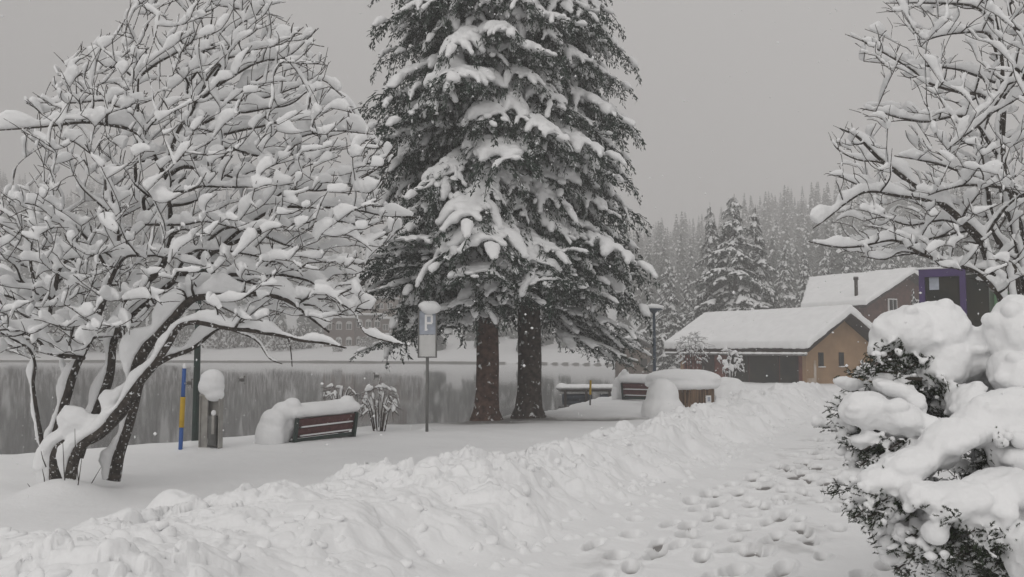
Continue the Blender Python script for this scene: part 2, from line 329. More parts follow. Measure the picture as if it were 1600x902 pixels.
def ground(x, y, detail=True):
    H = 0.05 * fbm2(x * .35, y * .35, 3, 1) + 0.012 * fbm2(x * 2.1, y * 2.1, 2, 9)
    near = y < 60
    bare = np.zeros(x.shape)
    s_, a_ = along(x, y, foot)
    wid = 1.25 + 1.3 * sstep(9, 3, a_) + 0.35 * vn2(a_ * .6, a_ * 0 + 3, 4)
    hh = 0.43 + 0.07 * vn2(a_ * .8, a_ * 0, 2) + 0.05 * vn2(a_ * 2.3, s_ * .8, 3)
    hh = hh + 0.14 * sstep(9, 24, a_)
    wob = 0.22 * vn2(x * 1.7, y * 1.7, 22) + 0.10 * vn2(x * 4.5, y * 4.5, 23)
    prof = sstep(-0.15, 1.25, s_ + wob) * sstep(wid + 1.6, wid * 0.6 + .45, s_ + wob * .5)
    prof = prof * sstep(36, 30, a_)
    H = H + prof * hh
    if detail:
        k = (prof > 0.01) & near
        xx, yy = x[k], y[k]; wx = xx + .10 * vn2(xx * 5, yy * 5, 31); wy = yy + .10 * vn2(xx * 5, yy * 5, 32)
        a1, h1 = worley(wx * 1.9, wy * 1.9, 41); a2, h2 = worley(wx * 4.6, wy * 4.6, 42); a3, h3 = worley(wx * 10, wy * 10, 43)
        ca_, sa_ = .8, .6; wx, wy = (wx * ca_ + wy * sa_) * 1.0, (-wx * sa_ + wy * ca_) * 1.35
        a1, h1 = worley(wx * 1.9, wy * 1.9, 41); a2, h2 = worley(wx * 4.6 + .6 * vn2(xx * 7, yy * 7, 34), wy * 4.6 + .6 * vn2(xx * 7, yy * 7, 35), 42); a3, h3 = worley(wx * 10 + .7 * vn2(xx * 15, yy * 15, 36), wy * 10, 43)
        lump = 0.13 * (0.35 + h1) * (1 - np.minimum(a1 * 1.5, 1)) + 0.10 * h2 ** 1.3 * (1 - np.minimum(a2 * 1.5, 1)) ** .7 + 0.030 * h3 ** 1.5 * (1 - np.minimum(a3 * 1.5, 1)) ** .7
        lump += 0.016 * fbm2(xx * 7, yy * 7, 3, 33)
        msk = 0.35 + 0.65 * sstep(-.45, .35, vn2(xx * .9, yy * .9, 44))
        lump *= .72 + .28 * sstep(5.5, 9, yy)
        H[k] += lump * np.minimum(prof[k] * 1.3, 1) * (msk + .15) - 0.05 * prof[k]
        # crumbs that rolled off onto the path
        k = (s_ < 0.2) & (s_ > -0.7) & near; a4, h4 = worley(x[k] * 7, y[k] * 7, 45)
        H[k] += np.where(h4 > .80, 0.05 * (1 - np.minimum(a4 * 5, 1)), 0) * sstep(-.7, -.1, s_[k])
        # trodden path, slightly sunk and uneven
        pk = near & (s_ < -.3) & (s_ > -4.2); tr = sstep(-.3, -.9, s_[pk]) * sstep(-4.2, -3.2, s_[pk])
        fb = fbm2(x[pk] * 2.6, y[pk] * 2.6, 4, 51); H[pk] += tr * (0.013 * fb - 0.03); bare[pk] = np.maximum(bare[pk], tr * sstep(.3, 1.2, fb) * .4)
        dent = np.zeros(x.shape); rim = np.zeros(x.shape)
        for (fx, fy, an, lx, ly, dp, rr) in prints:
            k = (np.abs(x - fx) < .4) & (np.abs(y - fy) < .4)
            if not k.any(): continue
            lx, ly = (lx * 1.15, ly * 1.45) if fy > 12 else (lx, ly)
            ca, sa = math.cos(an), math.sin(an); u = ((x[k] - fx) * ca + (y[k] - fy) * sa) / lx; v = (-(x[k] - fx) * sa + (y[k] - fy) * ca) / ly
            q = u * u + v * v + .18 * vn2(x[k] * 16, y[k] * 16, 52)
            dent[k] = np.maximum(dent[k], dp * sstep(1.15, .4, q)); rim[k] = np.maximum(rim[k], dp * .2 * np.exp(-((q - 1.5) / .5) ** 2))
            bare[k] = np.maximum(bare[k], sstep(.9, .3, q) * (.75 + .35 * rr) * (1.35 if fy > 12 else 1))  # print bottoms greyed for slush, with the shade of the dent painted in
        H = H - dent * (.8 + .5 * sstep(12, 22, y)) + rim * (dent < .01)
    # shallow mound under hedge, right of path
    H = H + 0.28 * sstep(-3.6, -5.2, s_) * (y < 40) 
    # mounds round objects
    for (mx_, my_, hh_, rr_) in MOUNDS:
        d = (x - mx_) ** 2 + (y - my_) ** 2; H = H + hh_ * np.exp(-d / rr_ ** 2)
    # trodden / thin snow under the spruces
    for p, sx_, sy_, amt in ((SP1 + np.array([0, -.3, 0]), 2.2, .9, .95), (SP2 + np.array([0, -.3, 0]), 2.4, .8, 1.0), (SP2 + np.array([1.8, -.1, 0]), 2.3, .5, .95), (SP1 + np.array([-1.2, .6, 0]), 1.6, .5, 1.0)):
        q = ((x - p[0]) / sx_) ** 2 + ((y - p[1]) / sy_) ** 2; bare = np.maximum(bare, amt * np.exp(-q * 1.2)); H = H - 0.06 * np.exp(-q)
    # terrain
    sdl = poly_sd(x, y, lake) + 0.10 * vn2(x * 1.3, y * 1.3, 61) * (y < 60)
    far = sstep(60, 110, y)
    rise = far * (2.4 * sstep(2, 26, sdl) - 0.35) + 0.55 * sstep(55, 100, y) * sstep(20, 60, x)
    H = H + rise + hill(x, y) * sstep(5, 60, sdl)
    bare = np.maximum(bare, far * sstep(1.0, .5, sdl) * 1.2)  # band along the far waterline darkened to grey
    H = np.where(sdl < 0.25, -1.6 + (H + 1.6) * sstep(-0.55, 0.25, sdl) ** .6, H)
    return H, bare
MOUNDS = []
TB = P(95, 752, 11.6); TBx, TBy = TB[0], TB[1]
for px, py, hh, rr in [(95, 775, .24, .5), (178, 745, .06, .35), (667, 672, .10, .16), (325, 694, .07, .3), (283, 699, .04, .15), (304, 692, .05, .2), (760, 657, .16, .42), (826, 652, .16, .46), (922, 635, .05, .15)]:
    g = G(px, py); MOUNDS.append((g[0], g[1], hh, rr))
g = G(262, 835); MOUNDS.append((g[0], g[1], .40, .30))
def gh(x, y):
    return float(ground(np.array([float(x)]), np.array([float(y)]), False)[0][0])
def make_ground():
    ys = [1.2]
    while ys[-1] < 520:
        y = ys[-1]; k = 0.0045 if y < 5.5 else (0.0024 if y < 14 else (0.0026 if y < 34 else (0.014 if not 148 < y < 174 else .0022))); ys.append(y * (1 + k))
    ys = np.array(ys); u = np.linspace(-1, 1, 1000); u = 0.70 * u + 0.35 * u ** 5
    Y = np.repeat(ys[:, None], 1000, 1); X = u[None, :] * (Y + 1.5)
    H, B = ground(X.ravel(), Y.ravel())
    V = np.stack([X.ravel(), Y.ravel(), H], -1); n = len(ys)
    i = np.arange(n - 1)[:, None] * 1000; j = np.arange(999)[None, :]
    Q = np.stack([i + j, i + j + 1, i + 1001 + j, i + 1000 + j], -1).reshape(-1, 4)
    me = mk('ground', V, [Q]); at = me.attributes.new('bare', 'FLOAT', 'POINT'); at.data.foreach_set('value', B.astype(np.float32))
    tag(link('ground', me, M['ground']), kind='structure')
    mb = MB(); V = np.array([[-320, -60, -.06], [320, -60, -.06], [320, 1.3, -.06], [-320, 1.3, -.06]]); mb.add(V, [[[0, 1, 2, 3]]])
    tag(build(mb, 'ground', M['ground']), kind='structure')
make_ground()
def clods():
    r = np.random.default_rng(19); mb = MB(); seg = np.diff(foot, axis=0); ln = np.hypot(seg[:, 0], seg[:, 1]); cum = np.concatenate([[0], np.cumsum(ln)])
    n = 520; u = r.random(n); s = 2.2 + 26 * u ** 1.5; off = r.uniform(-.25, 2.3, n); P2 = []
    for a, o in zip(s, off):
        i = min(max(np.searchsorted(cum, a) - 1, 0), len(seg) - 1); d = seg[i] / ln[i]; p = foot[i] + d * (a - cum[i]) + np.array([-d[1], d[0]]) * o; P2.append(p)
    P2 = np.array(P2); k = vn2(P2[:, 0] * .9 + 3, P2[:, 1] * .9, 71) > -.35; P2 = P2[k]; off = off[k]; H, _ = ground(P2[:, 0], P2[:, 1])
    for p, h, o in zip(P2, H, off):
        a = r.uniform(.015, .05) if o < .1 else r.uniform(.02, .075); rot = np.array(Matrix.Rotation(r.uniform(0, 6), 3, 'Z') @ Matrix.Rotation(r.normal() * .4, 3, 'X'))
        ell(mb, (p[0], p[1], h - a * .30), (a * r.uniform(.9, 1.5), a * r.uniform(.8, 1.2), a * r.uniform(.55, .85)), 16, 11, rot)
    V, T = mb.arrays(); V = V + (vn3(V * 14, 5) * .022 + vn3(V * 35, 6) * .010)[:, None] * np.array([1, 1, .9]); tag(link('snow_clods', mk('snow_clods', V, T), M['snow']), 'broken lumps of ploughed snow along the bank', 'snow clods', kind='stuff')
clods()
mb = MB(); mb.add([[-330, 5, LAKE_Z], [40, 5, LAKE_Z], [40, 185, LAKE_Z], [-330, 185, LAKE_Z]], [[[0, 1, 2, 3]]])
tag(build(mb, 'lake', M['water']), kind='structure')
# ---------------------------------------------------------------- haze
hz = bpy.data.materials.new('haze'); hz.use_nodes = True; hn = hz.node_tree.nodes; hn.remove(hn['Principled BSDF'])
pv = hn.new('ShaderNodeVolumePrincipled'); pv.inputs['Color'].default_value = (0.92, 0.91, 0.905, 1); pv.inputs['Density'].default_value = 0.0034
hz.node_tree.links.new(pv.outputs[0], hn['Material Output'].inputs['Volume'])
mb = MB(); box(mb, (0, 232, 57), (830, 590, 122)); tag(build(mb, 'haze', hz, smooth=False), kind='stuff')
# ---------------------------------------------------------------- snowy broadleaf trees
WIND = np.array([-0.5, -0.35, 0.0])
def rs(pts, step):
    p = np.asarray(pts, float)
    if len(p) > 2:   # Catmull-Rom
        q = np.vstack([2 * p[0] - p[1], p, 2 * p[-1] - p[-2]]); out = []
        for i in range(1, len(q) - 2):
            n = max(2, int(np.linalg.norm(q[i + 1] - q[i]) / step))
            t = np.arange(n)[:, None] / n
            out.append(.5 * (2 * q[i] + (q[i + 1] - q[i - 1]) * t + (2 * q[i - 1] - 5 * q[i] + 4 * q[i + 1] - q[i + 2]) * t ** 2 + (3 * q[i] - q[i - 1] - 3 * q[i + 1] + q[i + 2]) * t ** 3))
        return np.vstack(out + [p[-1:]])
    n = max(2, int(np.linalg.norm(p[1] - p[0]) / step)); t = np.linspace(0, 1, n + 1)[:, None]; return p[0] + (p[1] - p[0]) * t
def snow_on(mb, p, r, amt, rnd, tip=0.06, hmin=0.045):
    """p: resampled branch points; snow ridge standing on its upper side"""
    if len(p) < 3: return
    d = np.gradient(p, axis=0); L_ = np.linalg.norm(d, axis=1); d /= L_[:, None] + 1e-9
    up = np.array([0, 0, 1.0]) - d[:, 2:3] * d; hor = np.linalg.norm(up, axis=1)
    wd = WIND - (d @ WIND)[:, None] * d; big = np.clip(np.max(r) / .06, 0, 1); n = up + (0.35 + .55 * big) * wd; n /= np.linalg.norm(n, axis=1)[:, None] + 1e-9
    arc = np.concatenate([[0], np.cumsum(L_[1:])]); tot = arc[-1]
    ph = rnd.uniform(0, 99); nse = 0.32 * vn2(arc * 2.6 + ph, arc * 0) + 0.22 * vn2(arc * 8 + ph, arc * 0, 5)
    h = amt * (hmin * 1.25 + 0.85 * np.minimum(r, .10)) * (0.22 + .40 * big + (0.78 - .40 * big) * np.clip(hor * 1.15, 0, 1) ** 1.5) * np.clip(1 + nse, .25, 1.9)
    ed = np.clip((tot - arc) / tip, 0, 1) ** .5 * (.7 + .3 * np.sin(arc * 9 + ph)) if tip else 1
    h = h * np.clip(ed, .12, 1); wdt = np.maximum(h * .52, r * 1.02 * np.clip(hor + .3, .5, 1))
    wdt = np.minimum(wdt, h * 1.4 + .01)
    c = p + n * (r * .5 + h * .98)[:, None]
    k = slice(0, max(3, len(p) - 1)); tube(mb, c[k], wdt[k], 8, n[k], h[k])
def inpoly(x, y, poly):
    c = False; n = len(poly)
    for i in range(n):
        x0, y0 = poly[i]; x1, y1 = poly[(i + 1) % n]
        if (y0 > y) != (y1 > y) and x < (x1 - x0) * (y - y0) / (y1 - y0) + x0: c = not c
    return c
def snowy_tree(name, label, cat, base, limbs, poly, D0, depth, ntarget, seed, voxel, amt=1.0, group=None, maxd=.9, trunkmat='bark', prob=.97):
    rnd = random.Random(seed); wood = MB(); snow = MB(); nodes = []; nrad = []
    base = np.array(base)
    for lb in limbs:
        pts = lb['p']; r0, r1 = lb['r']; d0, d1 = lb['d']
        W = np.array([P(a, b, D0 + d0 + (d1 - d0) * i / (len(pts) - 1)) for i, (a, b) in enumerate(pts)])
        p = rs(W, .06); n = len(p); t = np.linspace(0, 1, n); r = r0 + (r1 - r0) * t
        p = p + 0.012 * np.stack([vn2(t * n * .18, t * 0, 1 + seed), vn2(t * n * .18, t * 0, 2 + seed), vn2(t * n * .18, t * 0, 3 + seed)], -1)
        tube(wood, p, r, 9); snow_on(snow, p, r, amt * lb.get('s', 1.0), rnd, tip=.10)
        nodes.append(p); nrad.append(r)
    NP = np.vstack(nodes); NR = np.concatenate(nrad)
    xs = [q[0] for q in poly]; ys = [q[1] for q in poly]; made = 0; tries = 0
    while made < ntarget and tries < ntarget * 12:
        tries += 1
        a, b = rnd.uniform(min(xs), max(xs)), rnd.uniform(min(ys), max(ys))
        if not inpoly(a, b, poly): continue
        q = P(a, b, D0 + depth * math.sin(rnd.uniform(-1.5, 1.5)))
        dl = q - NP; dd = np.linalg.norm(dl * np.array([1, .8, 1.1]), axis=1); ow = q - (base + np.array([0, 0, 1.5])); ow /= np.linalg.norm(ow) + 1e-9
        cs = (dl @ ow) / (dd + 1e-6); i = int(np.argmin(dd * (1.9 - 1.1 * np.clip(cs, -1, 1)))); dist = np.linalg.norm(NP[i] - q)
        if cs[i] < .25: continue
        if dist < .2 or dist > maxd: continue
        s = NP[i]; made += 1
        bow = np.array([rnd.gauss(0, .05), rnd.gauss(0, .05), rnd.gauss(.0, .06)]) * dist * 1.3
        mid = (s + q) / 2 + bow; p = rs(np.array([s, mid, q]), .05); n = len(p); t = np.linspace(0, 1, n)
        r0 = min(NR[i] * .75, .008 + .016 * dist + .004); r = r0 + (.0052 - r0) * t
        p = p + 0.010 * t[:, None] * np.stack([vn2(t * n * .35 + i, t * 0, 1), vn2(t * n * .35 + i, t * 0, 2), vn2(t * n * .35 + i, t * 0, 3)], -1)
        tube(wood, p, r, 5)
        if rnd.random() < prob: snow_on(snow, p, r, amt * rnd.choice([.5, .6, .7, .75, .8, .85, .95, 1.1]), rnd, tip=rnd.uniform(.08, .26), hmin=.058)
        NP = np.vstack([NP, p[2:]]); NR = np.concatenate([NR, r[2:]])
        for _ in range(rnd.randint(0, 2)):   # spur twigs, mostly bare
            k = rnd.randint(1, n - 1); dr = np.array([rnd.gauss(0, .5), rnd.gauss(0, .5), rnd.gauss(.12, .45)]) + (q - s) / (dist + .01) * 1.3; dr /= np.linalg.norm(dr)
            ln = rnd.uniform(.06, .28); sp = np.array([p[k], p[k] + dr * ln * .5 + np.array([0, 0, .01]), p[k] + dr * ln]); tube(wood, sp, [r[k] * .7 + .001, .0045, .0028], 4)
            if rnd.random() < .25: snow_on(snow, rs(sp, .03), np.full(len(rs(sp, .03)), .004), amt * rnd.uniform(.4, .7), rnd, tip=.05)
    root = thing(name, label, cat, base, group=group); off = -base
    V, T = wood.arrays(); link('branches', mk('branches', V + off, T), M[trunkmat], root)
    me = remesh(snow, voxel, 2, ((voxel * .6, 7), (voxel * .3, 20)))
    co, tt = get(me); bpy.data.meshes.remove(me); link('snow', mk('snow', co + off, [tt]), M['snow'], root)
    return root
def lb(p, r, d=(0, 0), s=1.0): return dict(p=p, r=r, d=d, s=s)
LT = [
 lb([(92, 775), (92, 730), (94, 702), (112, 690), (150, 678), (182, 652), (203, 622), (212, 580), (226, 548), (256, 512), (288, 480), (305, 467), (335, 464), (400, 460), (445, 470), (480, 492), (515, 520)], (.115, .012), (0, -.9), 1.35),
 lb([(108, 770), (113, 735), (126, 697), (160, 670), (190, 638), (214, 604), (240, 572), (262, 540), (280, 510), (305, 503), (360, 514), (430, 522), (465, 533), (500, 537), (542, 545)], (.075, .010), (-.1, -1.3), .85),
 lb([(176, 752), (188, 705), (204, 650), (216, 608), (232, 580), (262, 560), (300, 545), (330, 522), (356, 504)], (.09, .012), (.3, .7)),
 lb([(88, 745), (84, 700), (92, 660), (108, 605), (125, 562), (142, 528), (152, 498), (163, 468), (172, 438), (183, 408), (186, 380), (183, 350), (178, 322), (172, 290)], (.075, .012), (.1, .3), .8),
 lb([(120, 715), (140, 665), (158, 622), (172, 578), (176, 540), (188, 513), (215, 487), (240, 467), (262, 446), (285, 428), (322, 402), (365, 380), (430, 352), (500, 330)], (.08, .015), (.3, 1.0)),
 lb([(182, 528), (198, 478), (214, 450), (240, 430), (258, 405), (268, 370), (266, 330), (262, 290), (266, 240), (278, 205), (300, 178), (308, 155), (326, 135), (352, 128)], (.06, .012), (.4, .6), .9),
 lb([(80, 740), (66, 690), (57, 645), (52, 602), (56, 572), (46, 546), (20, 530), (-20, 508)], (.035, .008), (.2, -.6), 1.1),
 lb([(130, 560), (112, 558), (78, 552), (56, 530), (20, 514), (-25, 520)], (.03, .007), (.1, -.8), 1.3),
 lb([(100, 560), (112, 530), (116, 492), (104, 470)], (.02, .006), (0, -.5)),
 lb([(75, 500), (80, 468), (56, 455), (34, 440), (26, 420), (10, 400)], (.028, .007), (.2, -.5), 1.3),
 lb([(110, 610), (96, 560), (62, 510), (40, 490), (20, 466), (-25, 458)], (.028, .007), (.2, .7), 1.3),
 lb([(82, 470), (94, 422), (106, 408), (132, 402), (155, 398)], (.035, .008), (.2, .4), 1.2),
 lb([(62, 470), (50, 415), (48, 388), (53, 355), (36, 322), (20, 300)], (.018, .006), (.3, .1), 1.4),
 lb([(165, 420), (150, 390), (133, 370), (115, 355), (80, 335), (60, 322), (30, 318)], (.022, .006), (.3, -.4), 1.6),
 lb([(180, 350), (165, 328), (145, 310), (126, 292), (114, 272)], (.014, .005), (.3, -.1)),
 lb([(180, 345), (168, 310), (165, 280), (160, 255), (135, 235), (115, 222), (98, 220)], (.018, .006), (.3, .1), 1.2),
 lb([(262, 285), (240, 240), (222, 215), (190, 198), (130, 193), (60, 199), (-30, 206)], (.030, .006), (.5, -.7), 1.9),
 lb([(262, 275), (290, 262), (330, 268), (380, 283), (425, 291)], (.03, .007), (.5, -.5)),
 lb([(228, 345), (226, 312), (245, 305), (290, 298), (312, 293), (352, 293), (405, 292)], (.026, .007), (.3, -.7), 1.3),
 lb([(212, 290), (212, 240), (214, 190), (217, 120), (218, 85), (210, 62), (180, 53)], (.026, .006), (.5, .5), .9),
 lb([(217, 120), (250, 98), (272, 84), (298, 66), (310, 40)], (.018, .006), (.5, .1), 1.6),
 lb([(216, 155), (190, 170), (165, 158), (120, 160), (80, 161), (42, 163)], (.016, .005), (.5, .1), 1.2),
 lb([(216, 165), (172, 148), (140, 146), (112, 130)], (.014, .005), (.5, .9), 1.2),
 lb([(215, 128), (190, 108), (165, 105), (150, 92), (126, 84)], (.014, .005), (.5, .2), 1.2),
 lb([(300, 180), (294, 140), (312, 100), (320, 60), (312, 20), (304, -30)], (.022, .006), (.6, .9), .8),
 lb([(318, 70), (330, 45), (334, 0), (340, -50)], (.014, .006), (.7, .5), .6),
 lb([(300, 170), (340, 110), (370, 45), (395, 30), (415, 6)], (.018, .006), (.6, .2), 1.7),
 lb([(305, 155), (345, 98), (380, 85), (432, 72)], (.018, .006), (.6, -.1), 1.3),
 lb([(308, 160), (375, 112), (410, 95), (450, 90), (498, 44)], (.018, .006), (.6, .9), 1.5),
 lb([(300, 185), (340, 160), (395, 128), (430, 108), (470, 92), (490, 88)], (.018, .006), (.6, 1.2), 1.3),
 lb([(290, 200), (340, 160), (380, 156), (425, 152), (455, 140), (482, 130), (505, 112)], (.018, .006), (.6, .4), 1.4),
 lb([(285, 215), (350, 178), (385, 175), (425, 170), (460, 160), (500, 126), (533, 150)], (.018, .006), (.6, -.3), 1.4),
 lb([(285, 230), (370, 205), (440, 190), (500, 168), (525, 162), (548, 170), (563, 194)], (.02, .006), (.6, .6), 1.5),
 lb([(280, 260), (350, 232), (410, 245), (455, 235), (470, 215), (520, 205), (582, 210)], (.02, .006), (.6, .2), 1.7),
 lb([(340, 390), (420, 330), (470, 325), (525, 325), (565, 330), (598, 337), (652, 341)], (.026, .007), (.8, -.2), 1.7),
 lb([(320, 402), (380, 340), (450, 300), (500, 298), (540, 290), (590, 262), (620, 225)], (.024, .007), (.8, 1.3), 1.7),
 lb([(300, 415), (345, 360), (400, 355), (460, 350), (520, 345), (560, 352)], (.02, .007), (.8, -.5), 1.2),
 lb([(270, 440), (300, 395), (340, 392), (400, 400), (440, 412)], (.022, .007), (.5, -1.0), 1.2),
 lb([(310, 462), (350, 436), (362, 430), (400, 430), (455, 428), (482, 412)], (.032, .010), (-.2, -.6), 1.7),
 lb([(440, 430), (470, 436), (492, 444), (520, 468), (545, 478), (592, 488)], (.018, .006), (-.5, -.9), 1.6),
 lb([(530, 474), (555, 490), (570, 520), (600, 532), (640, 540)], (.012, .005), (-.8, -1.2), 1.0),
 lb([(350, 435), (400, 445), (450, 462), (520, 470)], (.016, .006), (-.3, .5), 1.0),
 lb([(180, 420), (200, 402), (225, 400), (262, 398), (285, 410)], (.02, .006), (.2, -.7), 1.3),
 lb([(212, 350), (240, 352), (290, 350), (330, 348), (365, 356)], (.018, .006), (.3, -.9), 1.2),
 lb([(182, 408), (160, 392), (140, 382), (118, 376)], (.014, .005), (.2, -.5), 1.0),
 lb([(240, 570), (200, 545), (192, 490), (196, 460)], (.014, .005), (0, -.6), .8),
 lb([(360, 516), (400, 532), (420, 560), (440, 568)], (.012, .005), (-.6, -.8), .5),
 lb([(450, 530), (456, 555), (458, 574)], (.008, .006), (-1, -1), .2),
]
polyL = [(-60, 540), (-60, 360), (20, 285), (70, 290), (60, 230), (20, 215), (80, 150), (50, 150), (120, 80), (170, 45), (235, -30), (270, -110), (400, -110), (440, -20), (450, 30), (500, 40), (515, 110), (562, 190), (585, 215), (625, 220), (600, 290), (600, 320), (655, 340), (605, 380), (575, 440), (590, 485), (520, 505), (440, 510), (380, 500), (300, 480), (250, 480), (180, 540), (100, 560), (40, 560)]
snowy_tree('snowy_tree', 'large leafless tree with spreading trunks and thick snow on every branch, left of the bench', 'tree', (TB[0], TB[1], 0), LT, polyL, 11.6, 1.5, 1650, 3, .0175, 1.05, None, 1.3)
RT = [
 lb([(1590, 560), (1568, 470), (1550, 420), (1535, 378), (1502, 345), (1465, 315), (1440, 300), (1400, 270), (1370, 245), (1340, 215), (1312, 202)], (.10, .010), (0, -.8), .9),
 lb([(1605, 560), (1588, 470), (1576, 400), (1560, 368), (1545, 330), (1540, 288), (1530, 230), (1545, 180)], (.12, .015), (.1, .4), .9),
 lb([(1620, 560), (1606, 440), (1588, 350), (1575, 320), (1562, 250), (1565, 150), (1560, 60), (1550, 10), (1530, -60)], (.12, .02), (.2, .6), .8),
 lb([(1575, 490), (1560, 460), (1530, 430), (1500, 416), (1470, 408), (1430, 391), (1400, 376), (1340, 386), (1300, 386), (1262, 378)], (.035, .007), (-.1, -1.2), 1.0),
 lb([(1555, 425), (1520, 420), (1450, 402), (1410, 393), (1385, 404), (1345, 402)], (.02, .006), (-.1, -.9)),
 lb([(1475, 322), (1440, 312), (1400, 306), (1356, 300), (1325, 315), (1300, 335), (1270, 358)], (.026, .007), (-.4, -1.2), 1.6),
 lb([(1430, 300), (1362, 296), (1330, 285), (1296, 268)], (.018, .006), (-.5, -.5), 1.2),
 lb([(1420, 285), (1380, 256), (1340, 250), (1310, 235), (1298, 218)], (.018, .006), (-.5, .1), 1.0),
 lb([(1545, 330), (1540, 290), (1490, 265), (1440, 250), (1398, 243)], (.026, .007), (.2, -.6), 1.2),
 lb([(1640, 340), (1600, 312), (1570, 296), (1540, 290), (1500, 290), (1450, 306)], (.035, .008), (.3, -.7), 1.3),
 lb([(1530, 372), (1480, 345), (1420, 352), (1380, 340), (1350, 345)], (.022, .006), (0, .6), 1.0),
 lb([(1520, 360), (1460, 372), (1420, 380), (1380, 366)], (.022, .006), (-.1, -.9), 1.2),
 lb([(1562, 250), (1530, 200), (1500, 182), (1450, 190), (1420, 186), (1380, 178), (1344, 170)], (.026, .007), (.4, -.4), 1.2),
 lb([(1565, 180), (1535, 150), (1500, 145), (1450, 130), (1420, 105), (1370, 76), (1320, 54)], (.026, .006), (.4, .2), 1.3),
 lb([(1640, 120), (1600, 60), (1580, 30), (1572, -30)], (.05, .02), (.3, .4), .9),
 lb([(1562, 100), (1545, 55), (1500, 52), (1455, 60), (1440, 72)], (.022, .006), (.5, -.2), 1.3),
 lb([(1555, 130), (1500, 110), (1450, 104), (1400, 100), (1350, 95)], (.02, .006), (.5, .9), 1.2),
 lb([(1552, 35), (1520, 10), (1440, 5), (1385, 4)], (.02, .006), (.5, .1), 1.3),
 lb([(1640, 200), (1590, 110), (1570, 140), (1540, 185), (1480, 235)], (.03, .007), (-.4, -.8), 1.6),
]
polyR = [(1290, 365), (1300, 395), (1420, 400), (1540, 455), (1700, 470), (1760, 300), (1760, -80), (1380, -80), (1375, 15), (1400, 35), (1322, 50), (1340, 80), (1410, 120), (1430, 150), (1415, 172), (1340, 165), (1360, 195), (1430, 215), (1430, 245), (1380, 230), (1345, 195), (1290, 205), (1310, 240), (1290, 275), (1320, 300)]
RB = G(1600, 735)
snowy_tree('snowy_tree', 'leafless tree with fine snow-laden branches reaching in from the right above the hedge', 'tree', (RB[0], 13.0, 0), RT, polyR, 13.0, 1.4, 1000, 9, .018, 1.0, None, 1.2)
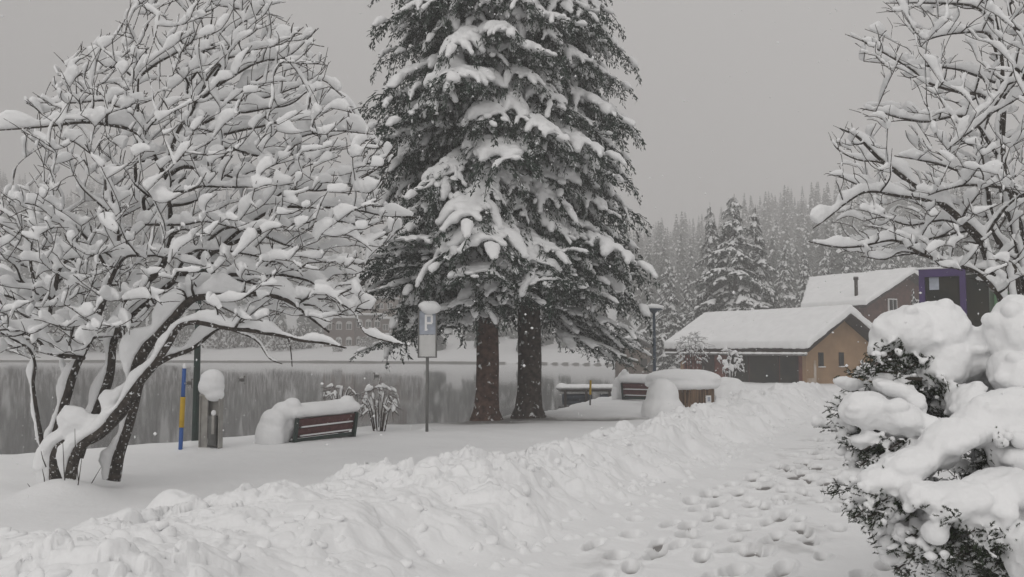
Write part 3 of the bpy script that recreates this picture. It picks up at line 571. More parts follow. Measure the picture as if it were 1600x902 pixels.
# ---------------------------------------------------------------- spruces
def sprig(mb, p, d, ln, r):
    d = d / (np.linalg.norm(d) + 1e-9); a = np.cross(d, [0.3, 0.2, 1]); a /= np.linalg.norm(a) + 1e-9; b = np.cross(d, a); th = np.array([0, 2.094, 4.189])
    m = p + d * ln * .45; V = np.vstack([[p], m + r * (np.cos(th)[:, None] * a + np.sin(th)[:, None] * b), [p + d * ln]])
    mb.add(V, [[[0, 2, 1], [0, 3, 2], [0, 1, 3], [4, 1, 2], [4, 2, 3], [4, 3, 1]]])
def sprig2(mb, p, d, ln, r, a):
    d = d / (np.linalg.norm(d) + 1e-9); a = np.cross(d, a); a /= np.linalg.norm(a) + 1e-9; m = p + d * ln * .5
    mb.add(np.array([p, m + a * r, p + d * ln, m - a * r]), [[[0, 1, 2], [0, 2, 3]]])
def bough(seed, heavy, nper, voxel, big=1.0, spread=1.0):
    rnd = random.Random(seed); fol = MB(); sn = MB(); Lb = 2.0
    def axis(t): return np.array([Lb * t, 0.05 * math.sin(3 * t + seed), -0.06 * t - 0.78 * t ** 2.0])
    subs = []
    for i in range(9):
        t = .28 + .72 * i / 8
        for sg in (-1, 1):
            if i == 8 and sg == 1: continue
            an = R(rnd.uniform(35, 62)) * sg if i < 8 else R(rnd.uniform(-8, 8)); ln = (.75 - .42 * t) * rnd.uniform(.75, 1.15) * spread + .12
            s = axis(t); dr = np.array([math.cos(an), math.sin(an), 0]); dp = rnd.uniform(.6, 1.15)
            pts = np.array([s + dr * ln * q + np.array([0, 0, .03 * math.sin(3 * q) - dp * ln * q ** 1.8]) for q in np.linspace(0, 1, 6)]); subs.append((pts, ln))
    ax = np.array([axis(t) for t in np.linspace(0, 1, 12)])
    for pts, ln in subs + [(ax[4:], 1.3)]:
        tube(fol, pts, np.linspace(.012, .005, len(pts)) * (1.6 if ln == 1.3 else 1), 3)
        for k in range(nper):
            q = rnd.random() ** .7; f = q * (len(pts) - 1); i = min(int(f), len(pts) - 2); p = pts[i] + (pts[i + 1] - pts[i]) * (f - i); d = pts[i + 1] - pts[i]; d = d / np.linalg.norm(d)
            dr = d * rnd.uniform(.4, 1.0) + np.array([rnd.gauss(0, .5), rnd.gauss(0, .5), rnd.uniform(-.9, .2)]); p = p + np.array([rnd.gauss(0, .02), rnd.gauss(0, .02), rnd.gauss(-.012, .042)]) * big
            sprig2(fol, p, dr, rnd.uniform(.05, .12) * big, rnd.uniform(.009, .017) * big, (rnd.gauss(0, 1), rnd.gauss(0, 1), rnd.gauss(0, 1)))
    if heavy > 0:
        for j, (pts, ln) in enumerate(subs):
            if rnd.random() > heavy: continue
            a = rs(pts, .07); n = len(a); k0 = int(n * rnd.uniform(0, .2)); k1 = max(k0 + 3, int(n * rnd.uniform(.55, 1.0))); a = a[k0:k1]; t = np.linspace(0, 1, len(a))
            wv = rnd.uniform(.045, .10) * (np.sin(np.clip(t * .85 + .12, 0, 1) * math.pi) * .6 + .4) * min(1.5, .5 + ln * 1.3); up = np.tile([0.25, 0, 1.0], (len(a), 1))
            tube(sn, a + np.array([0, 0, .055]), wv, 8, up, wv * .72)
        a = rs(ax[5:11], .1); t = np.linspace(0, 1, len(a)); wv = (.05 + .06 * np.sin(t * 3.0)) * (.5 + heavy * .6)
        tube(sn, a + np.array([0, 0, .07]), wv, 8, np.tile([.1, 0, 1.0], (len(a), 1)), wv * .75)
    V, T = fol.arrays(); T = np.vstack([a if np.shape(a)[1] == 3 else np.vstack([np.asarray(a)[:, :3], np.asarray(a)[:, [0, 2, 3]]]) for a in T])
    if heavy > 0:
        me = remesh(sn, voxel, 2, ((.026, 8), (.014, 19))); sv, stt = get(me); bpy.data.meshes.remove(me)
    else: sv, stt = np.zeros((0, 3)), np.zeros((0, 3), int)
    return V, T, sv, stt
def place(V, T, acc, Mx, loc):
    if len(V) == 0: return
    acc[0].append(V @ Mx.T + loc); acc[1].append(T + acc[2]); acc[2] += len(V)
def spruce(protos, H, Rb, hb, nlev, per, seed, taper=1.0, lean=0, heavyfn=None, sc=1.0, extra=(), jit=1.0):
    rnd = random.Random(seed); F_ = [[], [], 0]; S_ = [[], [], 0]
    for i in range(nlev):
        t = (i + rnd.uniform(-.3, .3)) / nlev; t = min(max(t, 0), .985); h = hb + (H - hb) * t ** 1.0
        rad = Rb * (1 - t) ** taper * (.82 + .18 * math.sin(i * 1.7 + seed)) + .15
        n = max(4, int(per * (.45 + .55 * (1 - t))))
        for k in range(n):
            ph = 2 * math.pi * (k + rnd.uniform(-.35, .35)) / n + i * 1.1
            L_ = rad * rnd.choice([.62, .78, .9, 1.0, 1.04]) * rnd.uniform(.94, 1.04) / 1.9; pit = R(rnd.uniform(-4, 34) - 14 * t)
            if jit == 1.0 and heavyfn is not None and h < 4.6: pit = R(rnd.uniform(-14, 4))
            pr = protos[rnd.randrange(len(protos))] if heavyfn is None else heavyfn(ph, h, rnd)
            sy = (L_ * rnd.uniform(.6, 1.15) + .12) * rnd.choice([-1, 1]) * sc; roll = R(rnd.gauss(0, 9))
            Mx = np.array(Matrix.Rotation(ph, 3, 'Z') @ Matrix.Rotation(pit, 3, 'Y') @ Matrix.Rotation(roll, 3, 'X') @ Matrix.Diagonal((L_, sy, (L_ * .6 + .4) * (.6 if heavyfn is not None and h < 4.6 else 1))))
            V, T, sv, stt = pr; fl = sy < 0
            loc = np.array([rnd.gauss(0, .03), rnd.gauss(0, .03), h + rnd.uniform(-.32, .32) * jit])
            place(V, T[:, ::-1] if fl else T, F_, Mx, loc); place(sv, stt[:, ::-1] if fl and len(stt) else stt, S_, Mx, loc)
    for (ph, h, L_) in extra:
        Mx = np.array(Matrix.Rotation(ph, 3, 'Z') @ Matrix.Rotation(R(8), 3, 'Y') @ Matrix.Diagonal((L_, 1.15, .6)))
        V, T, sv, stt = rnd.choice(heavy); place(V, T, F_, Mx, np.array([0, 0, h])); place(sv, stt, S_, Mx, np.array([0, 0, h]))
    return F_, S_
def spruce_obj(F_, S_, H, r, label, group, loc, nm, trunkm, name='spruce_tree'):
    root = thing(name, label, 'tree', loc, group=group)
    link('crown', mk('crown', np.vstack(F_[0]), [np.vstack(F_[1])], False), M[nm], root)
    link('snow', mk('snow', np.vstack(S_[0]), [np.vstack(S_[1])]), M['snow'], root)
    mb = MB(); zz = np.array([-.3, 0, .25, .7, 1.5, 3, 5, H * .5, H]); rr = np.array([1.7, 1.5, 1.15, 1.0, .95, .9, .82, .5, .05]) * r
    tube(mb, np.stack([.03 * np.sin(zz), .02 * np.cos(zz * 1.3), zz], -1), rr, 20); V, T = mb.arrays()
    V = V + (vn3(V * np.array([9, 9, 2.0])) * .018)[:, None] * np.sign(V) * np.array([1, 1, 0]); link('trunk', mk('trunk', V, T), M[trunkm], root)
    return root
heavy = [bough(100 + i, .9, 48, .034) for i in range(6)]; light = [bough(200 + i, .45, 56, .034) for i in range(3)]
def hf(ph, h, rnd):
    leftish = math.cos(ph) < -.3
    pl = .6 if (leftish and h > 8) else (.35 if h < 3.6 else (.04 if math.cos(ph) > .3 else .15))
    return rnd.choice(light) if rnd.random() < pl else rnd.choice(heavy)
Fm, Sm = spruce(None, 21, 3.15, 3.3, 56, 14, 11, .27, heavyfn=hf, extra=[(math.pi * .98, 2.75, 1.5), (math.pi * 1.1, 3.0, 1.2), (math.pi * .85, 2.9, 1.25), (math.pi * 1.35, 3.0, .9)])
spruce_obj(Fm, Sm, 21, .29, 'tall snow-laden spruce with reddish trunk, left of the big lakeside pair', 'big spruces by the lake', SP1, 'needle', 'bark_red')
Fm, Sm = spruce(None, 23, 2.9, 3.25, 60, 14, 23, .24, heavyfn=hf, extra=[(a_, h_, l_) for a_, h_, l_ in [(-.25, 3.1, 1.4), (.1, 2.7, 1.45), (.0, 2.9, 1.3), (.4, 2.7, 1.3), (-.1, 2.4, 1.35), (.25, 2.35, 1.3), (.7, 2.9, 1.2)]])
spruce_obj(Fm, Sm, 23, .32, 'tall snow-laden spruce with dark grey trunk, right of the big lakeside pair', 'big spruces by the lake', SP2, 'needle', 'bark_grey')
# middle distance
hv2 = [bough(300 + i, .75, 12, .07, 2.4) for i in range(4)]
protos = []
for i in range(3):
    Fm, Sm = spruce(hv2, 14, 3.3, .5, 27, 9, 40 + i, .85, sc=1.3); protos.append((Fm, Sm))
mids = [  # px, top y, D, width factor, label
 (1146, 303, 76, 1.35, 'tallest bright snowy spruce standing behind the ochre lakeside house'),
 (1110, 316, 79, .8, 'slim dark spruce left of the tallest one behind the ochre house'),
 (1180, 320, 80, 1.0, 'snowy spruce just right of the tallest one behind the ochre house'),
 (1044, 405, 92, 1.0, 'pale snowy spruce rising behind the blue lamp post'),
 (1074, 425, 98, .9, 'pale spruce between the lamp post and the tall spruce group'),
 (1015, 440, 100, .8, 'pale spruce at the right edge of the big pair of spruces'),
 (1225, 372, 105, .9, 'grey spruce behind the left end of the dark chalet roof'),
 (1256, 392, 96, .9, 'spruce rising over the left end of the snowy chalet roof'),
 (1290, 385, 100, .8, 'spruce behind the middle of the chalet roof, left of the stove pipe'),
 (1322, 380, 98, .9, 'spruce directly behind the stove pipe of the chalet'),
 (1355, 372, 104, .9, 'spruce behind the chalet ridge under the bare branches'),
 (1390, 380, 100, .9, 'spruce right of the chalet ridge half hidden by bare branches'),
 (1425, 375, 108, .9, 'spruce behind the purple framed glass bay'),
]
roots = []
for i, (px, ty, D, wf, lab) in enumerate(mids):
    top = P(px, ty, D); h0 = gh(top[0], D); sc = (top[2] - h0) / 14.0; k = [0, 1, 2, 1, 0, 2, 2, 0, 1, 2, 0, 1, 2][i]
    if i < 3 and k not in [q[0] for q in roots]:
        rt = spruce_obj(protos[k][0], protos[k][1], 14, .22, lab, 'spruces behind the houses', (top[0], D, h0), 'needle_far', 'bark_grey'); roots.append((k, rt)); rt.rotation_euler = (0, 0, i * 2.0); rt.scale = (sc * wf, sc * wf, sc)
    else:
        src = dict(roots)[k]; dup(src, (top[0], D, h0), i * 1.3, lab, scale=(sc * wf, sc * wf, sc))
# small young spruce by the chalet
g_ = P(1428, 478, 44); dup(dict(roots)[1], (g_[0], 44, -.2), 1.0, 'small slender snowy spruce in front of the dark chalet gable, left of the purple bay', scale=(.22, .22, .36))
# the wooded hillsides: one mass
def forest(count, seed):
    r = np.random.default_rng(seed); pts = []; c = [0]
    while len(pts) < count:
        n = 4000; y = r.uniform(95, 430, n); x = r.uniform(-.85, .85, n) * y; H, _ = ground(x, y, False); s = poly_sd(x, y, lake)
        dens = (hill(x, y) > 1.0) & (s > 16)
        dens |= (s > 14) & (y > 112) & (x > 0)
        dens &= ~((y < 215) & (x > -45) & (x < -15) & (y > 150) & (H < 12))
        k = dens & (r.random(n) < .8)
        pts += list(zip(x[k], y[k], H[k]))
    pts = np.array(pts[:count]); return pts
def far_tree(seed):
    r = random.Random(seed); D_ = [[], [], 0]; W_ = [[], [], 0]
    nl = 19
    for i in range(nl):
        t = i / nl; h = .06 + .92 * t; rad = .145 * (1 - t) ** .8 + .008; n = max(3, int(8 * (1 - t * .6)))
        for k in range(n):
            ph = 2 * math.pi * (k + r.uniform(-.4, .4)) / n + i; L_ = rad * r.uniform(.7, 1.2); wd = L_ * r.uniform(.35, .55) + .006; dz = -.15 * (1 - t) * r.uniform(.5, 1.2) - .02
            ca, sa = math.cos(ph), math.sin(ph); ax = np.array([ca, sa, 0]); sd_ = np.array([-sa, ca, 0]); up = np.array([0, 0, 1])
            o = np.array([0, 0, h]); tip = o + ax * L_ + up * dz; m = o + ax * L_ * .6 + up * dz * .35
            V = np.array([o, m + sd_ * wd - up * .02, m - sd_ * wd - up * .02, tip, m - up * .045]); D_[0].append(V); D_[1].append(np.array([[0, 1, 4], [0, 4, 2], [1, 3, 4], [4, 3, 2], [0, 2, 1], [1, 2, 3]]) + D_[2]); D_[2] += 5
            if r.random() < .26:
                V = V * np.array([1, 1, 1]) + up * .010; V[4] = m + up * .026; V[0] = o + ax * L_ * .25 + up * (.016 + dz * .1); V[1:3] = (V[1:3] - m) * .8 + m + up * .012; V[3] = tip * .85 + m * .15 + up * .008
                W_[0].append(V); W_[1].append(np.array([[0, 4, 1], [0, 2, 4], [1, 4, 3], [4, 2, 3]]) + W_[2]); W_[2] += 5
    return (np.vstack(D_[0]), np.vstack(D_[1]), np.vstack(W_[0]), np.vstack(W_[1]))
ft = [far_tree(i) for i in range(5)]; pts = forest(2400, 4); DV, DT, dn, WV, WT, wn = [], [], 0, [], [], 0
rr_ = random.Random(8)
for (x, y, z) in pts:
    t = ft[rr_.randrange(5)]; a = rr_.uniform(0, 6.28); s = rr_.uniform(9, 17); sxy = s * rr_.uniform(.8, 1.15); ca, sa = math.cos(a), math.sin(a)
    Mx = np.array([[ca * sxy, -sa * sxy, 0], [sa * sxy, ca * sxy, 0], [0, 0, s]]); o = np.array([x, y, z - .3])
    DV.append(t[0] @ Mx.T + o); DT.append(t[1] + dn); dn += len(t[0]); WV.append(t[2] @ Mx.T + o); WT.append(t[3] + wn); wn += len(t[2])
me = mk('forest', np.vstack(DV + WV), [np.vstack(DT), np.vstack(WT) + dn], False); me.materials.append(M['needle_frost_haze']); me.materials.append(M['snow'])
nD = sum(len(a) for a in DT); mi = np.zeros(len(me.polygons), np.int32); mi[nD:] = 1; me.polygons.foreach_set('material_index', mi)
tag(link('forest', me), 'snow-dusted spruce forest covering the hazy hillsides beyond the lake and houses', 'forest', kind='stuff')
# ---------------------------------------------------------------- far-shore bushes
def bush_mesh(seed, n=900):
    r = np.random.default_rng(seed); D_ = MB(); W_ = MB(); rr = random.Random(seed)
    for i in range(n):
        v = r.normal(size=3); v /= np.linalg.norm(v); v[2] = abs(v[2]) * 1.1; rad = r.uniform(.35, 1) * (.8 + .3 * math.sin(5 * v[0] + seed) * math.cos(4 * v[1])); p = v * rad * np.array([1, 1, .95])
        sprig(D_ if r.random() < .55 else W_, p, v + r.normal(size=3) * .7, r.uniform(.10, .22), r.uniform(.02, .05))
    V1, T1 = D_.arrays(); V2, T2 = W_.arrays(); a, b = np.vstack(T1), np.vstack(T2)
    return V1, a, V2, b
bm0 = [bush_mesh(i) for i in range(2)]
def make_bush(k, label, loc, s, group='snowy bushes on the far shore'):
    root = thing('bush', label, 'bush', loc, group=group); V1, a, V2, b = bm0[k]
    link('twigs', mk('twigs', V1, [a], False), M['twig'], root); link('snow', mk('snow', V2, [b], False), M['snow'], root); root.scale = s; return root
b0 = None
for i, (px, py, D, wpx, hpx, lab) in enumerate([
  (578, 558, 176, 22, 26, 'round snowy bush on the far bank in front of the brown hotel'), (528, 556, 177, 18, 20, 'small bush on the far bank left of the round one before the hotel'),
  (440, 552, 182, 60, 44, 'broad snowy bush on the far shore right of the green lamp post'), (400, 548, 190, 60, 60, 'tall grey bush on the far shore above the broad one'),
  (475, 552, 184, 50, 36, 'low bush on the far shore left of the hotel'), (350, 550, 188, 70, 60, 'wide snowy bush on the far shore behind the green lamp post'),
  (270, 556, 180, 90, 46, 'long low bush on the far shore left of the green lamp post'), (200, 552, 186, 80, 60, 'dense bush on the far shore seen between the leafless trunks'),
  (120, 552, 186, 90, 56, 'broad bush on the far shore behind the main leafless trunk'), (40, 550, 186, 90, 64, 'broad bush on the far shore at the left edge'),
  (610, 556, 180, 40, 24, 'low bush at the right end of the hotel'), (645, 552, 180, 40, 44, 'pale bush beside the parking sign on the far shore'), (575, 540, 182, 36, 22, 'snow-covered shrub against the hotel wall')]):
    p = P(px, py, D); h0 = gh(p[0], D); s = (wpx / F * D / 2, wpx / F * D / 2, hpx / F * D * .98)
    if i < 2: bb = make_bush(i, lab, (p[0], D, h0), s); bs = [bb] if i == 0 else bs + [bb]
    else: dup(bs[i % 2], (p[0], D, h0), i * 1.1, lab, scale=s)
# ---------------------------------------------------------------- buildings
def frame_box(origin, ux, uy):  # local->world helper
    ux = np.array([*ux, 0.0]); uy = np.array([*uy, 0.0]); o = np.array(origin, float)
    return lambda a, b, c: o + ux * a + uy * b + np.array([0, 0, c])
def quadface(mb, f, pts, t):
    slab(mb, [f(*p) for p in pts], t)
# ochre house: near corner at origin; a runs along the gable, b runs back along the long side
ga = np.array([.87, .49]); gb = np.array([-.49, .87]); f = frame_box((14.75, 45.1, 0), ga, gb)
ho = thing('lakeside_house', 'low ochre rendered house with a thick snow roof and dark windows', 'house', (0, 0, 0))
W_, Lh = 5.0, 9.4; ez, rz_ = 1.95, 3.45; out = lambda v, s: np.array([*(v * s), 0.0])
# gable wall (pentagon) as one closed prism
pent = [(0, 0, -.5), (W_, 0, -.5), (W_, 0, ez), (W_ / 2, 0, rz_), (0, 0, ez)]
V = np.array([f(*p) for p in pent] + [f(p[0], .25, p[2]) for p in pent]); mb = MB()
mb.add(V, [[[0, 1, 2, 4], [5, 9, 7, 6], [0, 5, 6, 1], [1, 6, 7, 2], [3, 8, 9, 4], [2, 7, 8, 3], [4, 9, 5, 0]], [[4, 2, 3], [9, 8, 7]]]); gw = build(mb, 'gable_wall', M['ochre'], ho, False)
mb = MB(); box(mb, f(.62, -.012, .35), (.16, .02, 1.7), math.atan2(.49, .87)); box(mb, f(.36, -.010, .05), (.62, .02, .55), math.atan2(.49, .87)); build(mb, 'stained_plaster_patch', M['plaster'], gw, False)
for a_, nm in ((1.05, 'w'), (2.55, 'w')):
    mb = MB(); box(mb, f(a_, -.02, 1.25), (.34, .06, .72), math.atan2(.49, .87)); wn_ = build(mb, 'window', M['darkwood'], ho, False)
    mb = MB(); box(mb, f(a_, -.06, 1.27), (.24, .03, .60), math.atan2(.49, .87)); build(mb, 'pane', M['glass'], wn_, False)
    mb = MB(); box(mb, f(a_, -.08, .88), (.40, .12, .05), math.atan2(.49, .87)); build(mb, 'sill', M['snow'], wn_, False)
an_b = math.atan2(gb[1], gb[0])
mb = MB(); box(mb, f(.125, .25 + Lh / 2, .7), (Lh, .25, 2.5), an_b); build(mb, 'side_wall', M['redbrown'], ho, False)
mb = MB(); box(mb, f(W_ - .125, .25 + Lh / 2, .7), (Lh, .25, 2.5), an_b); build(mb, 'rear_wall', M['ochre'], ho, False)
mb = MB(); box(mb, f(W_ / 2, Lh + .1, .7), (W_, .25, 2.5), math.atan2(.49, .87)); build(mb, 'end_wall', M['ochre'], ho, False)
for b0_, b1_ in ((.5, 1.7), (1.8, 3.9), (4.0, 5.6)):
    mb = MB(); box(mb, f(-.02, (b0_ + b1_) / 2, .65), (b1_ - b0_, .08, 1.65), an_b); wn_ = build(mb, 'shop_window', M['darkwood'], ho, False)
    mb = MB(); box(mb, f(-.07, (b0_ + b1_) / 2, .66), (b1_ - b0_ - .14, .03, 1.45), an_b); build(mb, 'pane', M['glass'], wn_, False)
mb = MB(); box(mb, f(-.03, 7.2, .65), (1.0, .08, 1.7), an_b); dr = build(mb, 'door', M['darkwood'], ho, False)
mb = MB(); box(mb, f(-.09, 7.5, .7), (.04, .06, .16), an_b); build(mb, 'handle', M['steel'], dr, False)
# roof deck + snow
def roof(parent, f, W_, L_, ez, rz_, ov, oe, sn, deckm, l0=None, ridge_extra=0.0, voxel=.06):
    sl = (rz_ - ez) / (W_ / 2); mb = MB()
    for sgn in (0, 1):
        e = (lambda a: a) if sgn == 0 else (lambda a: W_ - a)
        q = [f(e(-ov), -oe, ez - ov * sl + .05), f(e(-ov), L_ + oe, ez - ov * sl + .05), f(e(W_ / 2), L_ + oe + ridge_extra, rz_ + .05), f(e(W_ / 2), -oe, rz_ + .05)]
        slab(mb, q, (0, 0, .14))
    rf = build(mb, 'roof', deckm, parent, False)
    mb = MB()
    for sgn in (0, 1):
        e = (lambda a: a) if sgn == 0 else (lambda a: W_ - a)
        na, nb = 10, 24
        q = [f(e(-ov - .06), -oe - .05, ez - ov * sl + .20), f(e(-ov - .06), L_ + oe, ez - ov * sl + .20), f(e(W_ / 2 + .05), L_ + oe + ridge_extra, rz_ + .20), f(e(W_ / 2 + .05), -oe - .05, rz_ + .20)]
        slab(mb, q, (0, 0, sn))
    me = remesh(mb, voxel, 8, ((.035, 1.3), (.012, 5))); link('snow', me, M['snow'], rf); return rf
rf = roof(ho, f, W_, Lh + .2, ez, rz_, .62, .75, .42, M['darkwood'])
mb = MB(); p0, p1 = f(-.72, -.7, 1.5), f(-.72, Lh + .7, 1.5); tube(mb, [p0, p1], .06, 8); gt = build(mb, 'gutter', M['steel_dark'], rf)
mb = MB(); q = rs(np.array([p0, p1]), .15); tube(mb, q + np.array([0, 0, .06]), .05 + .03 * np.abs(vn2(np.arange(len(q)) * .6, np.arange(len(q)) * 0)), 7); build(mb, 'gutter_snow', M['snow'], gt)
# dark chalet
f2 = frame_box((24.6, 62.6, 0), ga, gb); ch = thing('chalet', 'dark timber chalet with snow roof and stove pipe behind the ochre house', 'house', (0, 0, 0))
W2, L2 = 9.0, 4.2; e2, r2 = 4.9, 7.05
pent = [(0, 0, -.5), (W2, 0, -.5), (W2, 0, e2), (W2 / 2, 0, r2), (0, 0, e2)]; V = np.array([f2(*p) for p in pent] + [f2(p[0], L2, p[2]) for p in pent]); mb = MB()
mb.add(V, [[[0, 1, 2, 4], [5, 9, 7, 6], [0, 5, 6, 1], [1, 6, 7, 2], [3, 8, 9, 4], [2, 7, 8, 3], [4, 9, 5, 0]], [[4, 2, 3], [9, 8, 7]]]); build(mb, 'wall', M['brown'], ch, False)
for a_, z_ in ((3.0, 4.9), (1.5, 3.2), (5.8, 4.9), (4.4, 3.2)):
    mb = MB(); box(mb, f2(a_, -.03, z_), (.95, .08, .95), math.atan2(.49, .87)); wn_ = build(mb, 'window', M['white'], ch, False)
    for s_ in (-.21, .21):
        mb = MB(); box(mb, f2(a_ + s_, -.09, z_), (.32, .03, .78), math.atan2(.49, .87)); build(mb, 'pane', M['glass'], wn_, False)
rf2 = roof(ch, f2, W2, L2, e2, r2, .7, .8, .42, M['darkwood'], ridge_extra=4.0, voxel=.08)
c = P(1338, 462, 63.2); mb = MB(); tube(mb, [c - np.array([0, 0, .5]), c + np.array([0, 0, 1.15])], .12, 10); tube(mb, [c + np.array([0, 0, 1.1]), c + np.array([0, 0, 1.3])], .17, 10); cn = build(mb, 'stove_pipe', M['darkwood'], ch)
mb = MB(); ell(mb, c + np.array([0, 0, 1.36]), (.17, .17, .10)); build(mb, 'snow', M['snow'], cn)
# small grey chalet by the right lake shore, mostly behind the spruce
p = P(990, 545, 98); sh = thing('boathouse', 'small grey-brown building at the lake end behind the right spruce', 'house', (p[0], 98, gh(p[0], 98)))
mb = MB(); box(mb, (0, 0, 1.6), (3.6, 4, 3.8)); build(mb, 'wall', M['brick'], sh, False)
for x_ in (-.8, .8):
    mb = MB(); box(mb, (x_, -2.03, 1.9), (.7, .06, .9)); build(mb, 'window', M['glass'], sh, False)
mb = MB(); slab(mb, [(-2.2, -2.5, 3.4), (0, -2.5, 4.6), (0, 2.5, 4.6), (-2.2, 2.5, 3.4)], (0, 0, .45)); slab(mb, [(0.0, -2.5, 4.6), (2.2, -2.5, 3.4), (2.2, 2.5, 3.4), (0.0, 2.5, 4.6)], (0, 0, .45)); link('roof', remesh(mb, .1, 4), M['snow'], sh)
# hotel across the lake
p = P(578, 552, 188); hz0 = gh(p[0], 188); ht = thing('hotel', 'long brown hotel with arched windows and snow-covered terraces across the lake', 'building', (p[0], 190, hz0))
def hot_block(x0, x1, y, z0, z1, m, rows, cols, arch):
    mb = MB(); box(mb, ((x0 + x1) / 2, y, (z0 + z1) / 2), (x1 - x0, 6, z1 - z0)); wl = build(mb, 'wall', m, ht, False)
    mb = MB(); box(mb, ((x0 + x1) / 2, y - .3, z1 + .25), (x1 - x0 + .8, 7.2, .5)); link('roof', remesh(mb, .15, 3), M['snow'], ht)
    for r_ in range(rows):
        for c_ in range(cols):
            cx = x0 + (c_ + .5) * (x1 - x0) / cols; cz = z0 + (r_ + .5) * (z1 - z0) / rows; mb = MB()
            box(mb, (cx, y - 3.04, cz - .1), (1.25, .12, 1.3)); 
            if arch: ell(mb, (cx, y - 3.04, cz + .55), (.62, .06, .5))
            wn_ = build(mb, 'window', M['signgrey'], ht, False)
            mb = MB(); box(mb, (cx - .28, y - 3.12, cz - .1), (.42, .05, 1.05)); box(mb, (cx + .28, y - 3.12, cz - .1), (.42, .05, 1.05)); build(mb, 'pane', M['glass'], wn_, False)
hot_block(-9.5, -3.2, 0, -1, 5.6, M['hotel'], 2, 3, True); hot_block(-3.2, 2.4, 1.2, -1, 6.2, M['hotel'], 2, 3, True); hot_block(2.4, 10.0, .4, -1, 5.4, M['hotel'], 2, 4, False)
hot_block(-6, 4, 9, 4, 10.2, M['brick'], 2, 5, False); hot_block(-2, 5.5, 15, 8, 14.0, M['hotel'], 2, 4, False)
# purple framed bay
D = 28.0; a = P(1436, 421, D + .7); b = P(1508, 413, D); ux = (b - a)[:2]; wK = np.linalg.norm(ux); ux /= wK; uy = np.array([-ux[1], ux[0]]); f3 = frame_box((a[0], a[1], 0), ux, uy); aK = math.atan2(ux[1], ux[0]); top = 4.32
ki = thing('glass_bay', 'purple framed dark glass bay of a building behind the snowy hedge', 'building', (0, 0, 0))
mb = MB(); box(mb, f3(wK / 2 + .35, 1.3, top / 2 - .1), (wK + .55, 2.4, top - .2), aK); build(mb, 'side_wall', M['glass'], ki, False)
mb = MB(); box(mb, f3(wK / 2, .02, top - .12), (wK, .3, .24), aK); box(mb, f3(.08, .02, top / 2 - .12), (.17, .3, top - .24), aK); box(mb, f3(wK - .08, .02, top / 2 - .12), (.17, .3, top - .24), aK); build(mb, 'frame', M['purple'], ki, False)
mb = MB(); box(mb, f3(wK / 2, .05, top / 2 - .12), (wK - .34, .06, top - .25), aK); pn = build(mb, 'pane', M['glass'], ki, False)
mb = MB(); box(mb, f3(wK * .32, -.0, top - .45), (.28, .02, .40), aK); build(mb, 'notice', M['signblue'], pn, False)
mb = MB(); slab(mb, [f3(-.1, -.15, top), f3(wK + .5, -.15, top), f3(wK + .7, 2.6, top), f3(-.1, 2.6, top)], (0, 0, .07)); link('snow', remesh(mb, .03, 3), M['snow'], ki)
mb = MB(); c = P(1560, 462, 30); box(mb, (c[0], 30, 1.9), (.75, .5, 3.6)); build(mb, 'green_panel', M['green'], ki, False)
# ---------------------------------------------------------------- lamp posts
def lamp(label, loc, m, H=3.3):
    root = thing('street_lamp', label, 'lamp post', loc, group='lamp posts along the shore'); mb = MB()
    tube(mb, [(0, 0, -.3), (0, 0, .5), (0, 0, H * .7), (0, 0, H - .12)], [.075, .065, .058, .05], 14); build(mb, 'pole', m, root)
    mb = MB(); tube(mb, [(0, 0, H - .14), (0, 0, H - .05), (0, 0, H - .02), (0, 0, H + .03)], [.08, .16, .30, .30], 18); hd = build(mb, 'lamp_head', m, root)
    snowcap('snow', hd, [((0, 0, H + .09), (.34, .33, .13)), ((.12, 0, H + .09), (.30, .25, .10))], .02)
    return root
g = G(305, 692); lamp('dark green lamp post standing between the striped stake and the waste bin', g, M['green_metal'])
p = P(1023, 600, 35); lamp('thin dark blue lamp post with snowy flat head by the timber planter', (p[0], 35, 0), M['blue_metal'], 3.33)
# ---------------------------------------------------------------- striped snow stake
g = G(282, 700); st = thing('snow_stake', 'blue and yellow striped snow stake with a snow tip', 'stake', g); z = 0
H_ = 1.52; lean = .03
def sect(name, z0, z1, m, r, par): 
    mb = MB(); tube(mb, [(z0 * lean * .8, 0, z0), (z1 * lean * .8, 0, z1)], r, 12); return build(mb, name, m, par)
sect('lower_blue_section', -.3, .37, M['blue'], .038, st); sect('yellow_section', .37, .92, M['yellow'], .045, st); sect('upper_blue_section', .92, 1.44, M['blue'], .036, st)
snowcap('snow', st, [((.036, 0, 1.47), (.035, .035, .07))], .01, 2, ((.003, 20),))
g = G(922, 636); st2 = thing('wooden_stake', 'short yellowish wooden stake standing in the snow by the lake edge', 'stake', g); sect('lower_section', -.2, .38, M['steel_dark'], .028, st2); sect('upper_section', .38, .82, M['yellow'], .034, st2)
